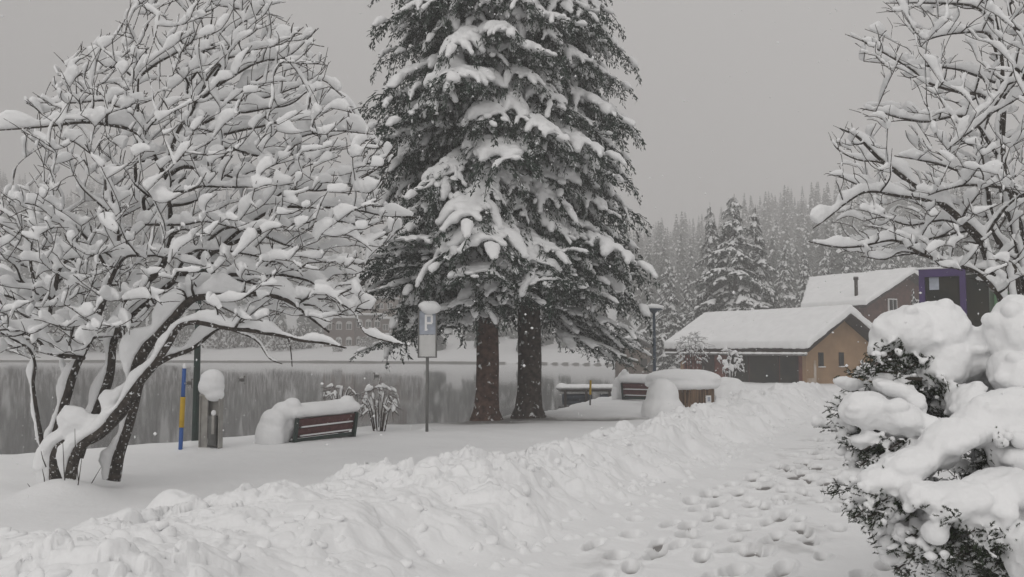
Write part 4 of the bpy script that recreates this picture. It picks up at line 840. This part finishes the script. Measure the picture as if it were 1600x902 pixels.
# ---------------------------------------------------------------- waste bin post
g = G(328, 697); bn = thing('waste_bin', 'grey metal waste bin under a big round snow cap', 'waste bin', g, R(-8))
mb = MB(); box(mb, (-.17, .02, .42), (.025, .22, 1.0)); box(mb, (-.10, -.06, .42), (.15, .02, 1.0)); build(mb, 'side_panel', M['steel'], bn, False)
mb = MB(); box(mb, (.06, .06, .42), (.26, .02, 1.0)); box(mb, (.20, .0, .42), (.02, .16, 1.0)); build(mb, 'back_panel', M['steel'], bn, False)
mb = MB(); tube(mb, [(.07, -.04, .02), (.07, -.04, .56)], .085, 18); bi = build(mb, 'container', M['steel_dark'], bn)
mb = MB(); box(mb, (.12, -.13, .40), (.05, .04, .34)); build(mb, 'handle', M['steel'], bi, False)
mb = MB(); box(mb, (.01, 0, .935), (.38, .22, .03)); build(mb, 'lid', M['steel'], bn, False)
snowcap('snow', bn, [((.0, 0, 1.10), (.255, .22, .20)), ((.02, 0, 1.22), (.23, .20, .20)), ((.07, -.02, .96), (.19, .16, .15))], .02)
snowcap('snow', bi, [((.12, -.13, .62), (.05, .05, .06))], .012, 2)
# ---------------------------------------------------------------- benches
def bench(label, loc, rz, L_=1.7):
    root = thing('park_bench', label, 'bench', loc, rz, 'benches facing the lake')
    # local: x along the bench, -y towards the camera (the back of the backrest), seat on +y side
    def at(t, z): return (-.02 - .18 * z + t, z)   # leaning back towards the viewer
    for k, (z0, z1) in enumerate(((.50, .68), (.28, .45))):
        mb = MB(); y0, y1 = -.16 - .30 * (z0 - .1), -.16 - .30 * (z1 - .1)
        slab(mb, [(-L_ / 2, y0, z0), (L_ / 2, y0, z0), (L_ / 2, y1, z1), (-L_ / 2, y1, z1)], (0, .04, .01)); sl_ = build(mb, 'backrest_slat', M['maroon'], root, False)
        mb = MB(); tube(mb, rs(np.array([(-L_ / 2 + .1, y0 - .005, z0 - .012), (L_ / 2 - .08, y0 - .005, z0 - .012)]), .1), .022, 6); build(mb, 'snow', M['snow'], sl_)
    for k in range(3):
        mb = MB(); box(mb, (0, .0 + k * .16, .22), (L_, .13, .04)); build(mb, 'seat_slat', M['maroon'], root, False)
    mb = MB(); box(mb, (0, -.19, .16), (L_, .05, .09)); build(mb, 'rail', M['green_metal'], root, False)
    for s in (-1, 1):
        mb = MB(); x = s * (L_ / 2 + .03)
        slab(mb, [(x - .03, -.26, .06), (x - .03, .42, .06), (x - .03, .42, .15), (x - .03, -.24, .15)], (.06, 0, 0))
        slab(mb, [(x - .03, -.24, .06), (x - .03, -.12, .06), (x - .03, -.30, .72), (x - .03, -.40, .70)], (.062, 0, 0))
        slab(mb, [(x - .028, .10, -.2), (x - .028, .18, -.2), (x - .028, .18, .10), (x - .028, .10, .10)], (.056, 0, 0))
        slab(mb, [(x - .028, -.22, -.2), (x - .028, -.14, -.2), (x - .028, -.14, .10), (x - .028, -.22, .10)], (.056, 0, 0))
        lg = build(mb, 'end_frame', M['green_metal'], root, False)
    rnd = random.Random(3); bl = []
    for i in range(26):
        t = i / 25; x = -L_ / 2 - .02 + t * (L_ + .06); bl.append(((x, -.12, .84 + .01 * math.sin(7 * t)), (.16, .30, .16)))
        bl.append(((x, .18, .62), (.16, .34, .42)))
    bl += [((-L_ / 2 + .02, -.05, 1.02), (.19, .24, .19)), ((-L_ / 2 - .10, .1, .86), (.28, .35, .26)), ((-L_ / 2 - .34, .18, .62), (.28, .38, .34)), ((-L_ / 2 - .42, .2, .30), (.30, .45, .45)), ((-L_ / 2 - .18, .22, .45), (.30, .36, .50)),
           ((L_ / 2 - .02, -.05, .99), (.16, .22, .15)), ((L_ / 2 + .05, .0, .84), (.15, .26, .17))]
    snowcap('snow', root, bl, .028, 8); return root
ba, bb_ = G(446, 690), np.array([0, 0, 0.]); bb_ = P(550, 672, 18.9); mid = (ba + bb_) / 2
bench0 = bench('maroon slatted bench buried in snow, facing the lake beside the waste bin', (mid[0], mid[1] + .05, -.10), R(44), 1.5); bench0.rotation_euler = (0, R(-2.5), R(44)); bench0.scale = (.88, .85, .80)
p = P(1004, 625, 30.5); dup(bench0, (p[0], 31, -.05), R(-28), 'distant brown bench half buried in snow near the landing stage', scale=(.75, .75, .95))
# ---------------------------------------------------------------- parking sign
g = G(667, 674); ps = thing('parking_sign', 'parking sign with a white letter P on a grey pole, snow on top', 'sign', g)
mb = MB(); tube(mb, [(0, 0, -.3), (0, 0, 1.62)], .034, 12); build(mb, 'pole', M['steel_dark'], ps)
mb = MB(); z0, z1 = 1.60, 2.66
for s in (-1, 1): box(mb, (s * .195, 0, (z0 + z1) / 2), (.03, .07, z1 - z0))
box(mb, (0, 0, z0 + .015), (.36, .07, .03)); box(mb, (0, 0, z1 - .015), (.36, .07, .03)); build(mb, 'frame', M['steel_dark'], ps, False)
mb = MB(); box(mb, (0, 0, 2.37), (.36, .03, .52)); up_ = build(mb, 'upper_panel', M['signblue'], ps, False)
mb = MB(); box(mb, (0, 0, 1.87), (.36, .03, .46)); build(mb, 'lower_panel', M['signgrey'], ps, False)
mb = MB(); yy = -.024
box(mb, (-.035, yy, 2.37), (.05, .012, .36)); box(mb, (.03, yy - .001, 2.53), (.15, .012, .05)); box(mb, (.03, yy - .001, 2.36), (.15, .012, .05)); box(mb, (.095, yy, 2.445), (.05, .012, .16)); build(mb, 'letter_p', M['white'], up_, False)
snowcap('snow', ps, [((.0, 0, 2.74), (.22, .17, .11)), ((.07, -.02, 2.70), (.24, .19, .15)), ((.07, .02, 2.64), (.19, .12, .08))], .02)
# ---------------------------------------------------------------- round timber planter
D = 27.6; p = P(1078, 640, D); pl = thing('timber_planter', 'big eight-sided timber planter with small signs under a smooth dome of snow', 'planter', (p[0], D + .9, -.1))
n = 8; rO = 1.0
for k in range(n):
    a0 = 2 * math.pi * (k + .18) / n; a1 = 2 * math.pi * (k + 1.18) / n; q0 = np.array([math.cos(a0), math.sin(a0)]) * rO; q1 = np.array([math.cos(a1), math.sin(a1)]) * rO
    mb = MB(); t = (q1 - q0); ln = np.linalg.norm(t); t /= ln; nr = np.array([t[1], -t[0]]); npk = 6
    for j in range(npk):
        u0, u1 = ln * (j + .05) / npk, ln * (j + .95) / npk; A = q0 + t * u0; B = q0 + t * u1; slab(mb, [(A[0], A[1], -.2), (B[0], B[1], -.2), (B[0], B[1], .66), (A[0], A[1], .66)], (-nr[0] * .05, -nr[1] * .05, 0))
    sdp = build(mb, 'side_panel', M['planks'], pl, False)
    mc = (q0 + q1) / 2
    if nr[1] < -.1 and nr[0] > -.2:
        mb = MB(); c = mc + t * ln * .18 + nr * .03; ang = math.atan2(t[1], t[0]); box(mb, (c[0], c[1], .34), (.20, .03, .24), ang); s1 = build(mb, 'sign_plate', M['white'], sdp, False)
        c = c + nr * .02; mb = MB(); box(mb, (c[0], c[1], .35), (.10, .02, .13), ang); build(mb, 'symbol', M['signblue'], s1, False)
snowcap('snow', pl, [((-.05, 0, .78), (1.22, 1.15, .26)), ((-.15, 0, .98), (1.10, 1.05, .28)), ((.25, 0, .95), (.95, .95, .30))], .04, 8)
# ---------------------------------------------------------------- snow-buried heap
D = 24.2; p = P(1036, 648, D); mb = MB(); ell(mb, (0, 0, .1), (.60, .55, .55)); ell(mb, (0, 0, .5), (.44, .42, .50)); ell(mb, (-.03, 0, .80), (.30, .30, .22))
tag(link('snow_mound', remesh(mb, .035, 10, ((.03, 2.5), (.01, 8))), M['snow'], loc=(p[0], D, 0)), 'tall smooth cone-shaped heap of snow in front of the timber planter', 'snow heap')
D = 33; p = P(1142, 612, D); mb = MB(); ell(mb, (0, 0, 0), (.75, .6, .75)); ell(mb, (-.2, 0, .45), (.4, .4, .32)); tag(link('snow_mound', remesh(mb, .04, 8, ((.03, 2),)), M['snow'], loc=(p[0], D, 0)), 'low snow heap right of the timber planter before the house windows', 'snow heap')
# ---------------------------------------------------------------- landing stage
p = P(930, 622, 43); ls = thing('landing_stage', 'low landing stage with blue floats and snow on its deck at the lake edge', 'jetty', (p[0], 43, LAKE_Z), R(4))
mb = MB(); box(mb, (0, 0, .42), (3.4, 1.1, .08)); build(mb, 'deck', M['darkwood'], ls, False)
for x in (-1.5, -.5, .6, 1.5):
    mb = MB(); tube(mb, [(x, -.5, -.5), (x, -.5, .46)], .06, 8); build(mb, 'post', M['darkwood'], ls)
for x in (-.9, .9):
    mb = MB(); tube(mb, [(x - .7, -.2, .10), (x + .7, -.2, .10)], .16, 12); build(mb, 'float', M['blue_metal'], ls)
snowcap('snow', ls, [((x, 0, .56), (.32, .5, .16)) for x in np.linspace(-1.6, 1.6, 16)] + [((-1.6, 0, .66), (.2, .35, .12))], .04, 6)
# ---------------------------------------------------------------- ducks
def duck(label, px, py, first=None):
    p = G(px, py, LAKE_Z)
    if first: return dup(first, tuple(p), px * .7, label)
    root = thing('duck', label, 'duck', p, 0, 'ducks on the lake'); mb = MB(); ell(mb, (0, 0, .04), (.22, .11, .10)); ell(mb, (.17, 0, .17), (.035, .035, .11)); ell(mb, (.19, 0, .27), (.07, .05, .05)); ell(mb, (-.22, 0, .09), (.08, .04, .03))
    link('body', remesh(mb, .015, 2), M['duck'], root); mb = MB(); box(mb, (.275, 0, .26), (.07, .03, .015)); build(mb, 'beak', M['yellow'], root, False); return root
d0 = duck('dark duck on the lake just right of the green lamp post', 378, 594); duck('dark duck far out on the lake above the bench bushes', 588, 588, d0); duck('dark duck swimming right beside the green lamp post', 296, 599, d0)
# ---------------------------------------------------------------- snowy shrubs (small, twiggy)
def shrub(label, px, py, D, wpx, hpx, seed, n=90, amt=.55, vox=.018, group='twiggy shrubs under snow'):
    rnd = random.Random(seed); limbs = []
    for k in range(9):
        a = (k - 4) / 4 + rnd.uniform(-.1, .1); limbs.append(lb([(px + a * wpx * .12, py + 6), (px + a * wpx * .25, py - hpx * .45), (px + a * wpx * .42, py - hpx * (.98 - .3 * a * a) * rnd.uniform(.8, 1))], (.018, .006), (0, rnd.uniform(-.5, .5)), .8))
    poly = [(px - wpx * .5, py - hpx * .25), (px - wpx * .48, py - hpx * .8), (px - wpx * .2, py - hpx), (px + wpx * .2, py - hpx), (px + wpx * .48, py - hpx * .8), (px + wpx * .5, py - hpx * .25)]
    b = P(px, py, D); return snowy_tree('shrub', label, 'shrub', (b[0], D, max(0, b[2])), limbs, poly, D, wpx / F * D * .35, n, seed, vox, amt, group, .7, 'twig', .85)
shrub('rounded snowy shrub directly behind the middle of the maroon bench', 532, 640, 20.2, 56, 44, 21, 200, .8)
shrub('snow-laden twiggy shrub at the right end of the maroon bench', 592, 668, 20.0, 68, 64, 22, 190, 1.0)
shrub('pale bushy shrub behind the timber planter', 1082, 590, 34, 58, 70, 23, 150, .9, .03)
shrub('snow-laden shrub with forked branches before the dark house windows', 1140, 600, 37, 48, 55, 24, 50, 1.6, .03)
# ---------------------------------------------------------------- twigs at the tree base
mb = MB(); r = random.Random(4)
for (px, py, h, lx) in [(104, 782, 95, -6), (118, 775, 60, 10), (128, 775, 45, 30), (93, 772, 14, 2), (70, 755, 22, -4), (46, 765, 9, -3), (72, 725, 20, -8), (130, 782, 12, 14), (140, 784, 10, 12), (80, 778, 8, 0), (112, 780, 110, 5), (124, 760, 50, -3)]:
    D = 11.2 + r.uniform(-.2, .2); a = P(px, py + 5, D); b = P(px + lx, py - h, D + r.uniform(-.1, .2)); tube(mb, [a, (a + b) / 2 + np.array([r.gauss(0, .015), 0, 0]), b], [.008, .006, .003], 5)
tag(build(mb, 'twig_clump', M['twig']), 'thin bare shoots poking out of the snow at the leafless tree base', 'shoots')
# ---------------------------------------------------------------- foreground conifer hedge
def hedge():
    rnd = random.Random(77); sn = MB(); fo = MB(); wd = MB()
    root = thing('snowy_hedge', 'conifer shrub in the right foreground bowed under pillows of snow', 'shrub', (4.35, 6.0, 0)); off = np.array([-4.35, -6.0, 0])
    def B(px, py, D, rx, ry, rd, n=1, ang=0):
        k = D / F; c = P(px, py, D); ca, sa = math.cos(R(ang)), math.sin(R(ang)); rot = np.array([[ca, 0, sa], [0, 1, 0], [-sa, 0, ca]])
        ell(sn, c + off, (rx * k * .95, rd * .95, ry * k * (.93 if rx > 26 else .72)), 18, 12, rot)
        m = min(rx, ry) * k
        for _ in range(5 if rx > 22 else 0):
            a_ = rnd.uniform(-.5, 3.64); sx_ = math.cos(a_); sz_ = math.sin(a_); q = rot @ np.array([rx * k * sx_ * .86, -rd * rnd.uniform(.0, .75), ry * k * sz_ * .86]); r_ = m * rnd.uniform(.18, .36)
            ell(sn, c + off + q * .9, (r_ * 1.25, r_ * 1.25, r_ * rnd.uniform(.6, .9)), 10, 8)
    D = 6.0
    # large pillows (px, py, depth, rx, ry, depth radius, tilt)
    for a in [(1410, 520, 6.2, 56, 42, .22, 0), (1455, 520, 6.3, 66, 48, .28, -8), (1500, 555, 6.3, 62, 50, .28, -15), (1475, 570, 6.2, 52, 38, .22, -35), (1525, 590, 6.4, 40, 32, .2, 0), (1380, 548, 6.2, 28, 30, .15, 0),
              (1590, 520, 6.0, 52, 58, .3, 0), (1640, 540, 6.1, 80, 90, .4, 0), (1585, 585, 5.9, 40, 40, .22, 0), (1660, 640, 6.1, 80, 80, .4, 0),
              (1510, 630, 5.9, 24, 42, .16, 20), (1575, 650, 5.7, 62, 40, .25, -12), (1620, 680, 5.6, 50, 60, .25, 0), (1530, 665, 5.7, 50, 30, .24, -32), (1480, 690, 5.6, 62, 26, .22, -22), (1425, 722, 5.6, 55, 30, .22, -18), (1380, 752, 5.6, 36, 24, .18, -20), (1355, 772, 5.6, 16, 14, .1, 0), (1552, 712, 5.6, 12, 40, .08, 0), (1450, 712, 5.7, 50, 26, .2, -10),
              (1345, 650, 6.4, 34, 28, .2, 0), (1385, 655, 6.5, 44, 26, .22, 8), (1420, 672, 6.5, 44, 28, .2, 25), (1350, 685, 6.3, 26, 22, .15, 0), (1420, 612, 6.6, 34, 18, .18, 25), (1365, 700, 6.2, 22, 20, .12, 0),
              (1340, 745, 6.0, 24, 16, .12, 0), (1310, 752, 6.05, 14, 10, .08, 0),
              (1450, 775, 5.3, 46, 24, .2, 8), (1500, 780, 5.2, 56, 32, .22, -5), (1550, 775, 5.25, 50, 34, .22, 0), (1600, 770, 5.2, 46, 36, .22, 0), (1425, 765, 5.4, 22, 20, .12, 0), (1520, 812, 5.15, 26, 24, .12, 0), (1465, 832, 5.15, 20, 22, .1, 0), (1480, 800, 5.15, 26, 30, .13, 0), (1560, 800, 5.1, 26, 22, .12, 0), (1570, 752, 5.35, 50, 20, .2, 0),
              (1590, 835, 5.1, 34, 26, .16, -20), (1630, 880, 5.0, 50, 70, .3, 0), (1400, 815, 5.7, 28, 20, .14, 0), (1440, 850, 5.7, 46, 15, .16, 5), (1385, 790, 5.8, 26, 16, .12, 0), (1400, 870, 5.7, 22, 16, .12, 0),
              (1395, 605, 6.0, 40, 18, .16, 20), (1350, 640, 5.95, 36, 30, .2, 0), (1400, 655, 5.9, 46, 26, .2, 15), (1440, 665, 5.9, 34, 20, .16, 10), (1345, 690, 5.95, 24, 20, .12, 0), (1315, 655, 6.2, 22, 12, .1, 0), (1325, 600, 6.8, 26, 11, .1, 12), (1365, 585, 6.7, 24, 11, .1, 18), (1425, 628, 5.95, 24, 12, .1, 30), (1395, 725, 5.75, 30, 22, .14, 0), (1370, 555, 6.0, 14, 16, .08, 0),
              (1420, 580, 6.3, 22, 14, .1, 0), (1395, 590, 6.3, 10, 12, .06, 0), (1595, 720, 5.6, 40, 40, .2, 0)]:
        B(a[0], a[1], a[2], a[3], a[4], a[5], 1, -a[6] if False else a[6])
    # sprig-bearing branches: (from, to) in pixels + depth; needles along them, small snow pads on top
    def sprigs(p0_, d, n, ln=.07):
        d = d / np.linalg.norm(d)
        for _ in range(n):
            p = p0_ + np.array([rnd.gauss(0, .022), rnd.gauss(0, .03), rnd.gauss(0, .016)]); v = d * rnd.uniform(.6, 1.2) + np.array([rnd.gauss(0, .42), rnd.gauss(0, .42), rnd.gauss(.0, .35)]); v /= np.linalg.norm(v); L_ = rnd.uniform(.6, 1.2) * ln
            q = p + v * L_; tube(wd, [p, q], [.003, .0015], 3)
            if rnd.random() < .30 and v[2] > -.3: ell(sn, p + v * L_ * .6 + np.array([0, 0, .014]), (rnd.uniform(.018, .034), rnd.uniform(.018, .034), rnd.uniform(.014, .024)), 8, 6)
            for j in range(30):
                t = rnd.uniform(.1, 1); c = p + v * L_ * t; w_ = v * .9 + np.array([rnd.gauss(0, .6), rnd.gauss(0, .6), rnd.gauss(0, .6)]); w_ /= np.linalg.norm(w_); s_ = np.cross(w_, [rnd.random(), .3, .8]); s_ /= np.linalg.norm(s_) + 1e-6; nl = rnd.uniform(.010, .020)
                fo.add(np.array([c - s_ * .0024, c + s_ * .0024, c + w_ * nl]) , [[[0, 1, 2]]])
    def br(p0, p1, D0, D1, n, wsn=0.0, sp=7, spread=12, ln=.055):
        a = P(*p0, D0) + off; b = P(*p1, D1) + off; m = (a + b) / 2 + np.array([0, 0, .02]); pts = rs(np.array([a, m, b]), .03); tube(wd, pts, np.linspace(.014, .004, len(pts)), 6)
        for k in range(int(n * 1.25)):
            t = (k + rnd.random()) / n / 1.25; i = int(min(t, .999) * (len(pts) - 1)); q = pts[i] + np.array([rnd.gauss(0, spread / 240), rnd.gauss(0, .06), rnd.gauss(-.01, spread / 300)]); sprigs(q, b - a, sp, ln)
        if wsn:
            s0 = int(len(pts) * .15); q = pts[s0:]; wv = wsn * (1 + .35 * vn2(np.arange(len(q)) * .5 + n, np.arange(len(q)) * 0)); tube(sn, q + np.array([0, 0, wsn * .75]), wv, 10, np.tile([.05, 0, 1.], (len(q), 1)), wv * .75)
    core = (1560, 700)
    L_ = [((1440, 640), (1375, 575), 6.4, 6.1, 14, 0), ((1450, 620), (1400, 560), 6.4, 6.15, 12, 0), ((1480, 640), (1420, 590), 6.4, 6.15, 14, 0), ((1520, 640), (1440, 590), 6.3, 6.1, 16, 0), ((1520, 650), (1470, 600), 6.2, 6.1, 20, 0), ((1500, 660), (1480, 610), 6.1, 6.0, 18, 0), ((1540, 640), (1500, 640), 6.1, 6.0, 10, 0),
          ((1450, 650), (1320, 605), 7.0, 7.2, 12, .05), ((1450, 640), (1345, 585), 7.0, 7.0, 12, .06), ((1460, 640), (1375, 590), 6.9, 6.9, 10, .06), ((1430, 660), (1305, 635), 6.9, 7.2, 12, .055), ((1400, 690), (1270, 665), 6.9, 7.2, 10, .04), ((1400, 680), (1300, 655), 6.8, 7.0, 10, .05),
          ((1430, 700), (1340, 680), 6.5, 6.2, 12, .04), ((1450, 690), (1395, 680), 6.4, 6.1, 16, .03), ((1450, 690), (1330, 720), 6.5, 6.1, 14, .035), ((1440, 700), (1375, 700), 6.4, 6.05, 14, 0),
          ((1420, 740), (1300, 755), 6.3, 6.0, 12, .035), ((1420, 750), (1320, 765), 6.3, 5.95, 12, .03), ((1430, 760), (1350, 800), 6.1, 5.7, 14, .03), ((1450, 770), (1345, 790), 6.0, 5.65, 14, 0), ((1450, 790), (1395, 830), 5.9, 5.6, 14, .03), ((1460, 800), (1430, 820), 5.8, 5.5, 12, 0),
          ((1480, 830), (1385, 860), 5.9, 5.6, 14, .035), ((1500, 840), (1400, 890), 5.8, 5.5, 14, .03), ((1440, 770), (1345, 765), 5.8, 5.5, 10, 0), ((1520, 800), (1430, 790), 5.5, 5.15, 16, 0), ((1540, 810), (1470, 800), 5.4, 5.05, 12, 0)]
    for a in L_: br(a[0], a[1], a[2], a[3], a[4], a[5] or .022)
    for k in range(46):   # sprays hanging in front of the lower pads
        px, py, Dn = rnd.choice([(1380, 812, 5.45), (1350, 800, 5.5), (1420, 850, 5.4), (1460, 860, 5.2), (1385, 775, 5.6), (1330, 765, 5.85), (1410, 700, 5.75), (1345, 715, 5.85), (1380, 570, 6.0), (1400, 690, 5.75), (1500, 850, 5.1), (1540, 850, 5.05), (1330, 665, 6.1)]); px += rnd.gauss(0, 20); py += rnd.gauss(0, 12)
        br((px + 55, py - 22), (px, py), Dn + .2, Dn, 8, 0, 8, 10, .05)
    for k in range(14):   # small snowy sprays along the ragged left edge
        px, py = rnd.choice([(1345, 760), (1330, 700), (1360, 820), (1400, 850), (1420, 880), (1345, 620), (1390, 600), (1370, 670), (1440, 830)]); px += rnd.gauss(0, 16); py += rnd.gauss(0, 18); br((px + 70, py - 8), (px, py), 5.95, 5.7 if py > 740 else 6.2, 9, rnd.uniform(.02, .04), 7)
    for k in range(60):   # dark interior and lower right
        px, py = rnd.choice([(1540, 860), (1580, 860), (1500, 850), (1600, 730), (1605, 800), (1590, 720), (1480, 870), (1540, 890), (1470, 620), (1500, 640), (1440, 640), (1590, 870)]); px += rnd.gauss(0, 16); py += rnd.gauss(0, 14); Dm = rnd.uniform(5.4, 5.75) if py > 690 else rnd.uniform(6.1, 6.35)
        br((1560, py + 30), (px, py), Dm + .5, Dm, 8, 0, 9, 22, .10)
    # stems to the ground
    for k in range(14):
        x = rnd.uniform(3.2, 4.6); tube(wd, [np.array([4.3 + rnd.gauss(0, .2), 6.2, -.1]) + off, np.array([(x + 4.3) / 2, 6.2, .4]) + off, np.array([x, 6.1 + rnd.gauss(0, .2), rnd.uniform(.6, 1.3)]) + off], [.03, .022, .010], 7)
    for k in range(420):   # inner needles filling the body of the shrub so one cannot see through it
        p = np.array([rnd.uniform(2.9, 4.7), rnd.uniform(6.1, 6.9), rnd.uniform(.15, 1.6)]) + off
        if p[2] > 1.45 - .5 * (3.5 - (p[0] + 4.35)): continue
        sprigs(p, np.array([-.5, -.8, .2]), 7, .12)
    V, T = fo.arrays(); link('needles', mk('needles', V, [np.vstack(T)], False), M['needle_near'], root)
    build(wd, 'stems', M['bark'], root); link('snow', remesh(sn, .014, 5, ((.040, 4.0), (.016, 10), (.007, 22), (.003, 50))), M['snow'], root)
hedge()
# ---------------------------------------------------------------- falling snowflakes
mb = MB(); r = np.random.default_rng(12); nF = 2600; oc = np.array([[1, 0, 0], [-1, 0, 0], [0, 1, 0], [0, -1, 0], [0, 0, 1], [0, 0, -1]], float); of = np.array([[0, 2, 4], [2, 1, 4], [1, 3, 4], [3, 0, 4], [2, 0, 5], [1, 2, 5], [3, 1, 5], [0, 3, 5]])
y = r.uniform(4, 24, nF); c = np.stack([r.uniform(-.75, .75, nF) * y, y, r.uniform(.2, 7, nF)], -1); s = r.uniform(.005, .011, nF)[:, None] * r.uniform(.6, 1.3, (nF, 3))
V = (oc[None] * s[:, None, :] + c[:, None, :]).reshape(-1, 3); T = (of[None] + (np.arange(nF) * 6)[:, None, None]).reshape(-1, 3)
tag(link('snowflakes', mk('snowflakes', V, [T]), M['snow']), 'snowflakes falling through the air', 'snowfall', kind='stuff')
